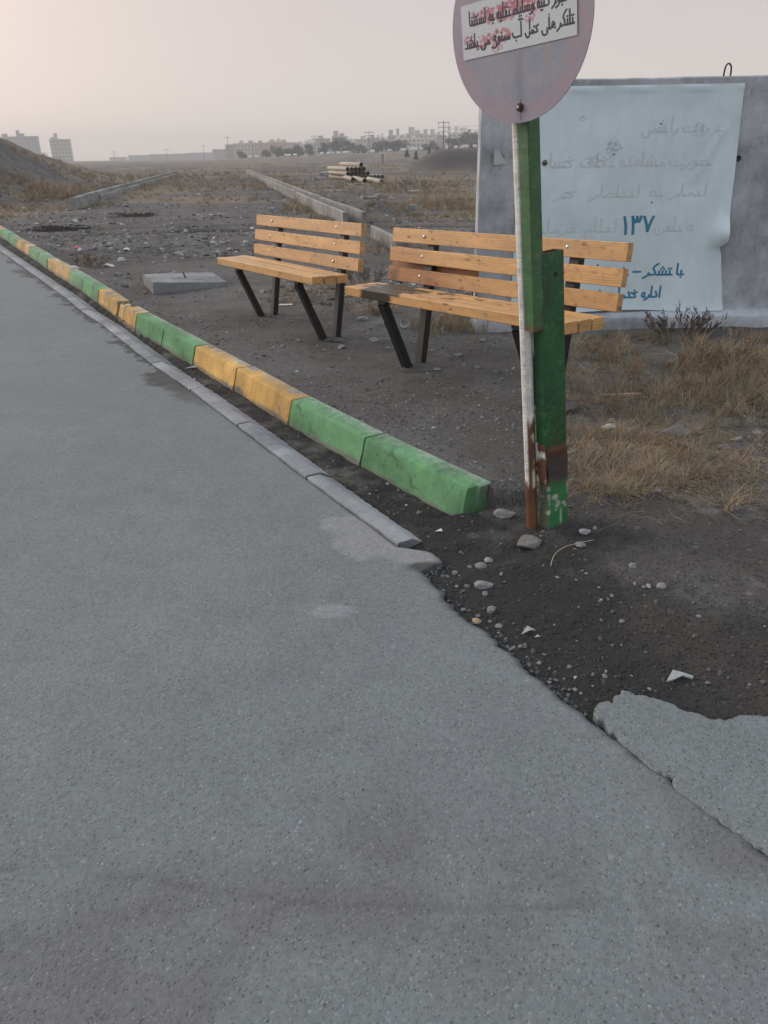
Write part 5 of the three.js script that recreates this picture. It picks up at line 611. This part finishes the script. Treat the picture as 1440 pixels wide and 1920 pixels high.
// ───────────── dry grass, straw and shrubs ─────────────
{
  const straw = std({ color: lin(1, 1, 1), roughness: 0.95, side: THREE.DoubleSide });
  const tuft = (seed, n, spread) => { const Q = rng(seed), pos = [], idx = []; for (let b = 0; b < n; b++) { const a = Q() * 6.28, lean = spread * (0.2 + Q()), h = 0.5 + 0.5 * Q(), bx = (Q() - 0.5) * 0.3, bz = (Q() - 0.5) * 0.3, w = 0.006 + 0.005 * Q(), cx = Math.cos(a), cz = Math.sin(a), kink = (Q() - 0.5) * 0.5, b0 = pos.length / 3; for (let s = 0; s <= 4; s++) { const t = s / 4, o = lean * t * t + 0.05 * t, ww = w * (1 - 0.8 * t), px = bx + cx * o + kink * t * t * -cz, pz = bz + cz * o + kink * t * t * cx, y = h * (t - 0.35 * lean * t * t); pos.push(px - cz * ww, y, pz + cx * ww, px + cz * ww, y, pz - cx * ww); } for (let s = 0; s < 4; s++) { const i = b0 + 2 * s; idx.push(i, i + 1, i + 2, i + 1, i + 3, i + 2); } } const g = new THREE.BufferGeometry(); g.setAttribute('position', new THREE.Float32BufferAttribute(pos, 3)); g.setIndex(idx); g.computeVertexNormals(); return g; };
  const Q = rng(55), M = new THREE.Matrix4(), q = new THREE.Quaternion(), up = new THREE.Vector3(0, 1, 0), cc = new THREE.Color();
  const kinds = [tuft(1, 26, 0.55), tuft(2, 30, 0.9), tuft(3, 22, 0.35)], lists = [[], [], []];
  const hues = [[0.33, 0.255, 0.165], [0.27, 0.215, 0.145], [0.39, 0.31, 0.205], [0.20, 0.15, 0.10], [0.27, 0.18, 0.10], [0.21, 0.19, 0.12]];
  const addT = (x, z, h, w, hue) => { const k = Math.floor(Q() * 3), y = height(x, z) - 0.01, c = hues[hue !== undefined ? hue : Math.floor(Q() * 6)], f = 0.75 + 0.5 * Q(); q.setFromAxisAngle(up, Q() * 6.28); lists[k].push([new THREE.Matrix4().compose(new THREE.Vector3(x, y, z), q, new THREE.Vector3(w, h, w)), [c[0] * f, c[1] * f, c[2] * f]]); };
  const patch = (px, py, rx, rz, n, h, w = 1) => { const p = onGround(px, py); for (let i = 0; i < n; i++) { const a = Q() * 6.28, r = Math.sqrt(Q()), x = p.x + rx * r * Math.cos(a), z = p.z + rz * r * Math.sin(a); if (x < edgeX(z) + 0.3 || (z < WALL_Z + 0.16 && z > WALL_Z - 0.5 && x > 0.8)) continue; addT(x, z, h * (0.5 + 0.95 * Q()), h * w * (0.8 + 0.5 * Q())); } };
  // near, beyond the sign
  patch(1120, 880, 0.28, 0.36, 36, 0.10, 1.5); patch(1200, 905, 0.28, 0.2, 24, 0.07, 1.8); patch(1260, 880, 0.42, 0.3, 32, 0.08, 1.7); patch(1150, 800, 0.32, 0.45, 22, 0.10, 1.4); patch(1370, 760, 0.45, 0.5, 44, 0.15, 1.2); patch(1410, 690, 0.5, 0.45, 80, 0.21, 1.1); patch(1250, 690, 0.6, 0.4, 22, 0.11, 1.3); patch(1130, 665, 0.3, 0.35, 40, 0.14, 1.3); patch(1180, 640, 0.4, 0.2, 20, 0.12, 1.3); patch(1330, 850, 0.5, 0.5, 22, 0.09, 1.7); patch(1440, 860, 0.5, 0.5, 26, 0.10, 1.5); patch(1470, 780, 0.5, 0.6, 40, 0.14, 1.3); patch(1300, 640, 0.7, 0.2, 30, 0.13, 1.2); patch(1150, 740, 0.4, 0.6, 60, 0.13, 1.2); patch(1300, 730, 0.6, 0.5, 60, 0.14, 1.2); patch(1420, 730, 0.5, 0.7, 90, 0.19, 1.1); patch(1230, 830, 0.5, 0.5, 70, 0.10, 1.5); patch(1380, 900, 0.5, 0.35, 50, 0.09, 1.7); patch(1110, 900, 0.25, 0.3, 40, 0.10, 1.5); patch(1180, 860, 0.3, 0.4, 50, 0.11, 1.4);
  // round the benches
  patch(880, 615, 0.5, 0.3, 70, 0.17, 1.2); patch(950, 590, 0.4, 0.3, 45, 0.16, 1.2); patch(820, 600, 0.35, 0.25, 26, 0.14, 1.3); patch(700, 585, 0.3, 0.3, 24, 0.13, 1.3); patch(560, 560, 0.35, 0.4, 24, 0.12, 1.4); patch(640, 550, 0.3, 0.45, 34, 0.15, 1.3); patch(480, 550, 0.25, 0.3, 8, 0.10); patch(705, 465, 0.6, 1.0, 36, 0.2, 1.2); patch(1100, 610, 0.35, 0.25, 26, 0.14, 1.2); patch(765, 470, 0.5, 1.0, 20, 0.18, 1.2);
  // waste ground
  patch(25, 352, 3.0, 5, 260, 0.42, 1.4); patch(60, 392, 2.2, 2, 60, 0.22, 1.5); patch(110, 388, 2.2, 3, 60, 0.24, 1.5); patch(330, 350, 5, 12, 160, 0.26, 1.6); patch(400, 338, 5, 14, 200, 0.30, 1.6); patch(250, 345, 5, 8, 90, 0.26, 1.6); patch(590, 388, 1.0, 4, 120, 0.26, 1.4); patch(520, 347, 1.5, 9, 90, 0.28, 1.5); patch(740, 353, 3, 6, 110, 0.30, 1.6); patch(850, 385, 1.8, 3, 220, 0.30, 1.2); patch(860, 408, 1.5, 1.6, 40, 0.2, 1.4); patch(760, 365, 2, 3, 40, 0.28, 1.5); patch(620, 345, 4, 7, 60, 0.28, 1.5); patch(180, 490, 0.4, 0.5, 10, 0.10, 1.3);
  for (let i = 0; i < 3000; i++) { const th = (-36 + 46 * Q()) * Math.PI / 180, r = 19 * Math.pow(7, Q()), x = r * Math.sin(th), z = -r * Math.cos(th); if (x < kerbX(z) + 0.7 || fbm(x * 0.16 + 5, z * 0.16 + 2, 4) < 0.44 + 0.1 * Q()) continue; if (z < WALL_Z + 0.2 && x > 0.7 && z > -8) continue; addT(x, z, 0.08 + 0.16 * Q() + r * 0.0025, (0.2 + 0.25 * Q()) * (1 + r * 0.005)); }
  for (let i = 0; i < 900; i++) { const x = -32 + 19 * Q(), z = -30 - 50 * Q(); if (fbm(x * 0.3, z * 0.3 + 4, 3) < 0.46) continue; addT(x, z, 0.2 + 0.35 * Q(), 0.5 + 0.4 * Q(), Q() > 0.5 ? 3 : 1); }
  kinds.forEach((g, k) => { const m = new THREE.InstancedMesh(g, straw, lists[k].length); m.name = numbered('dry_grass'); lists[k].forEach(([mm, c], i) => { m.setMatrixAt(i, mm); m.setColorAt(i, cc.setRGB(...c)); }); tag(m, ['dry tan grass in bent tufts', 'dry tan grass lying flat in wide tufts', 'dry tan grass in upright tufts'][k], 'grass', null, 'stuff'); scene.add(m); });
  // fallen straw stems
  const stems = [7, 8, 9].map((s) => { const W = rng(s), pts = []; let x = -0.5, z = 0, a = 0; for (let i = 0; i <= 7; i++) { pts.push(new THREE.Vector3(x, 0.04 + 0.10 * Math.sin(i / 7 * Math.PI) * W(), z)); a += (W() - 0.5) * 0.8; x += Math.cos(a) / 7; z += Math.sin(a) / 7; } return new THREE.TubeGeometry(new THREE.CatmullRomCurve3(pts), 9, 0.0032, 3); });
  stems.forEach((g, k) => { const L = []; for (let i = 0; i < 560; i++) { const zone = Q(), [px, py, sx, sy] = zone < 0.55 ? [1290, 830, 280, 170] : zone < 0.8 ? [1180, 680, 130, 60] : zone < 0.9 ? [880, 640, 120, 40] : [640, 590, 140, 50]; const p = onGround(px + (Q() + Q() - 1) * sx, py + (Q() + Q() - 1) * sy); if (p.x < edgeX(p.z) + 0.35) continue; const s = 0.08 + 0.26 * Q() * Q(); q.setFromEuler(new THREE.Euler(0.5 * (Q() - 0.5), Q() * 6.3, 0.35 * (Q() - 0.5))); L.push(new THREE.Matrix4().compose(new THREE.Vector3(p.x, p.y + 0.01 + 0.03 * Q(), p.z), q, new THREE.Vector3(s, s, s))); } const m = new THREE.InstancedMesh(g, straw, L.length); m.name = numbered('straw'); L.forEach((mm, i) => { m.setMatrixAt(i, mm); const f = 0.7 + 0.6 * Q(); m.setColorAt(i, cc.setRGB(0.29 * f, 0.235 * f, 0.16 * f)); }); tag(m, ['loose pale straw stems on the dirt', 'curled straw stems on the dirt', 'bent straw stems on the dirt'][k], 'straw', null, 'stuff'); scene.add(m); });
  // shrubs
  const shrub = (px, py, w, h, seed, label, stemC, leafC, nB = 26) => { const p = onGround(px, py), W = rng(seed), tubes = [], leaf = []; const t = thing('dry_shrub', label, 'shrub', [p.x, height(p.x, p.z) - 0.02, p.z]);
    const grow = (o, d, l, r, lev) => { const e = o.clone().addScaledVector(d, l), m = o.clone().lerp(e, 0.5).add(new THREE.Vector3((W() - 0.5) * l * 0.2, 0, (W() - 0.5) * l * 0.2)); tubes.push(new THREE.TubeGeometry(new THREE.CatmullRomCurve3([o, m, e]), 3, r, 3)); if (lev > 0) for (let i = 0; i < 3; i++) grow(o.clone().lerp(e, 0.35 + 0.6 * W()), d.clone().add(new THREE.Vector3((W() - 0.5) * 1.3, 0.2 * W(), (W() - 0.5) * 1.3)).normalize(), l * (0.45 + 0.25 * W()), r * 0.6, lev - 1); else for (let i = 0; i < 9; i++) { const c = o.clone().lerp(e, W()); for (let k = 0; k < 3; k++) leaf.push(c.x + (W() - 0.5) * 0.018, c.y + (W() - 0.5) * 0.018, c.z + (W() - 0.5) * 0.018); } };
    for (let i = 0; i < nB; i++) { const a = W() * 6.28, s = Math.sqrt(W()); grow(new THREE.Vector3(w * 0.25 * s * Math.cos(a), 0, w * 0.2 * s * Math.sin(a)), new THREE.Vector3(Math.cos(a) * s * w / h * 0.55, 1, Math.sin(a) * s * w / h * 0.5).normalize(), h * (0.4 + 0.3 * W()), 0.0035, 2); }
    part(t, 'stems', mergeGeometries(tubes), std({ color: lin(...stemC) })); const g = new THREE.BufferGeometry(); g.setAttribute('position', new THREE.Float32BufferAttribute(leaf, 3)); g.computeVertexNormals(); part(t, 'leaves', g, std({ color: lin(...leafC), side: THREE.DoubleSide, roughness: 1 })); return t; };
  shrub(1275, 632, 0.62, 0.30, 1, 'dark brown dry shrub against the foot of the banner', [0.16, 0.12, 0.085], [0.075, 0.055, 0.048]); shrub(1350, 690, 0.4, 0.26, 2, 'sparse tan shrub standing before the bare end of the wall', [0.24, 0.18, 0.11], [0.20, 0.15, 0.09], 14); shrub(168, 500, 0.6, 0.26, 3, 'tan dry bush growing behind the far yellow kerb stones', [0.19, 0.14, 0.09], [0.17, 0.125, 0.08], 18); shrub(688, 540, 0.5, 0.35, 4, 'grey leafed dry shrub between the two benches', [0.17, 0.14, 0.11], [0.17, 0.16, 0.14], 16);
  shrub(772, 362, 2.0, 0.9, 5, 'dark rounded bush in front of the spoil heap', [0.06, 0.05, 0.045], [0.06, 0.045, 0.042], 18);
  // long curled stem by the post
  const a = [[1112, 1017], [1060, 1030], [1044, 1040], [1036, 1052], [1032, 1066]].map(([x, y]) => { const p = onGround(x, y); p.y += 0.012; return p; }); solo('dry_twig', new THREE.TubeGeometry(new THREE.CatmullRomCurve3(a), 24, 0.0016, 5), std({ color: lin(0.42, 0.36, 0.27) }), 'long curled dry stem on the dirt below the sign post', 'stem');
}
scene.traverse((o) => { if (o.isMesh) { o.castShadow = true; o.receiveShadow = true; } });
renderer.render(scene, camera);
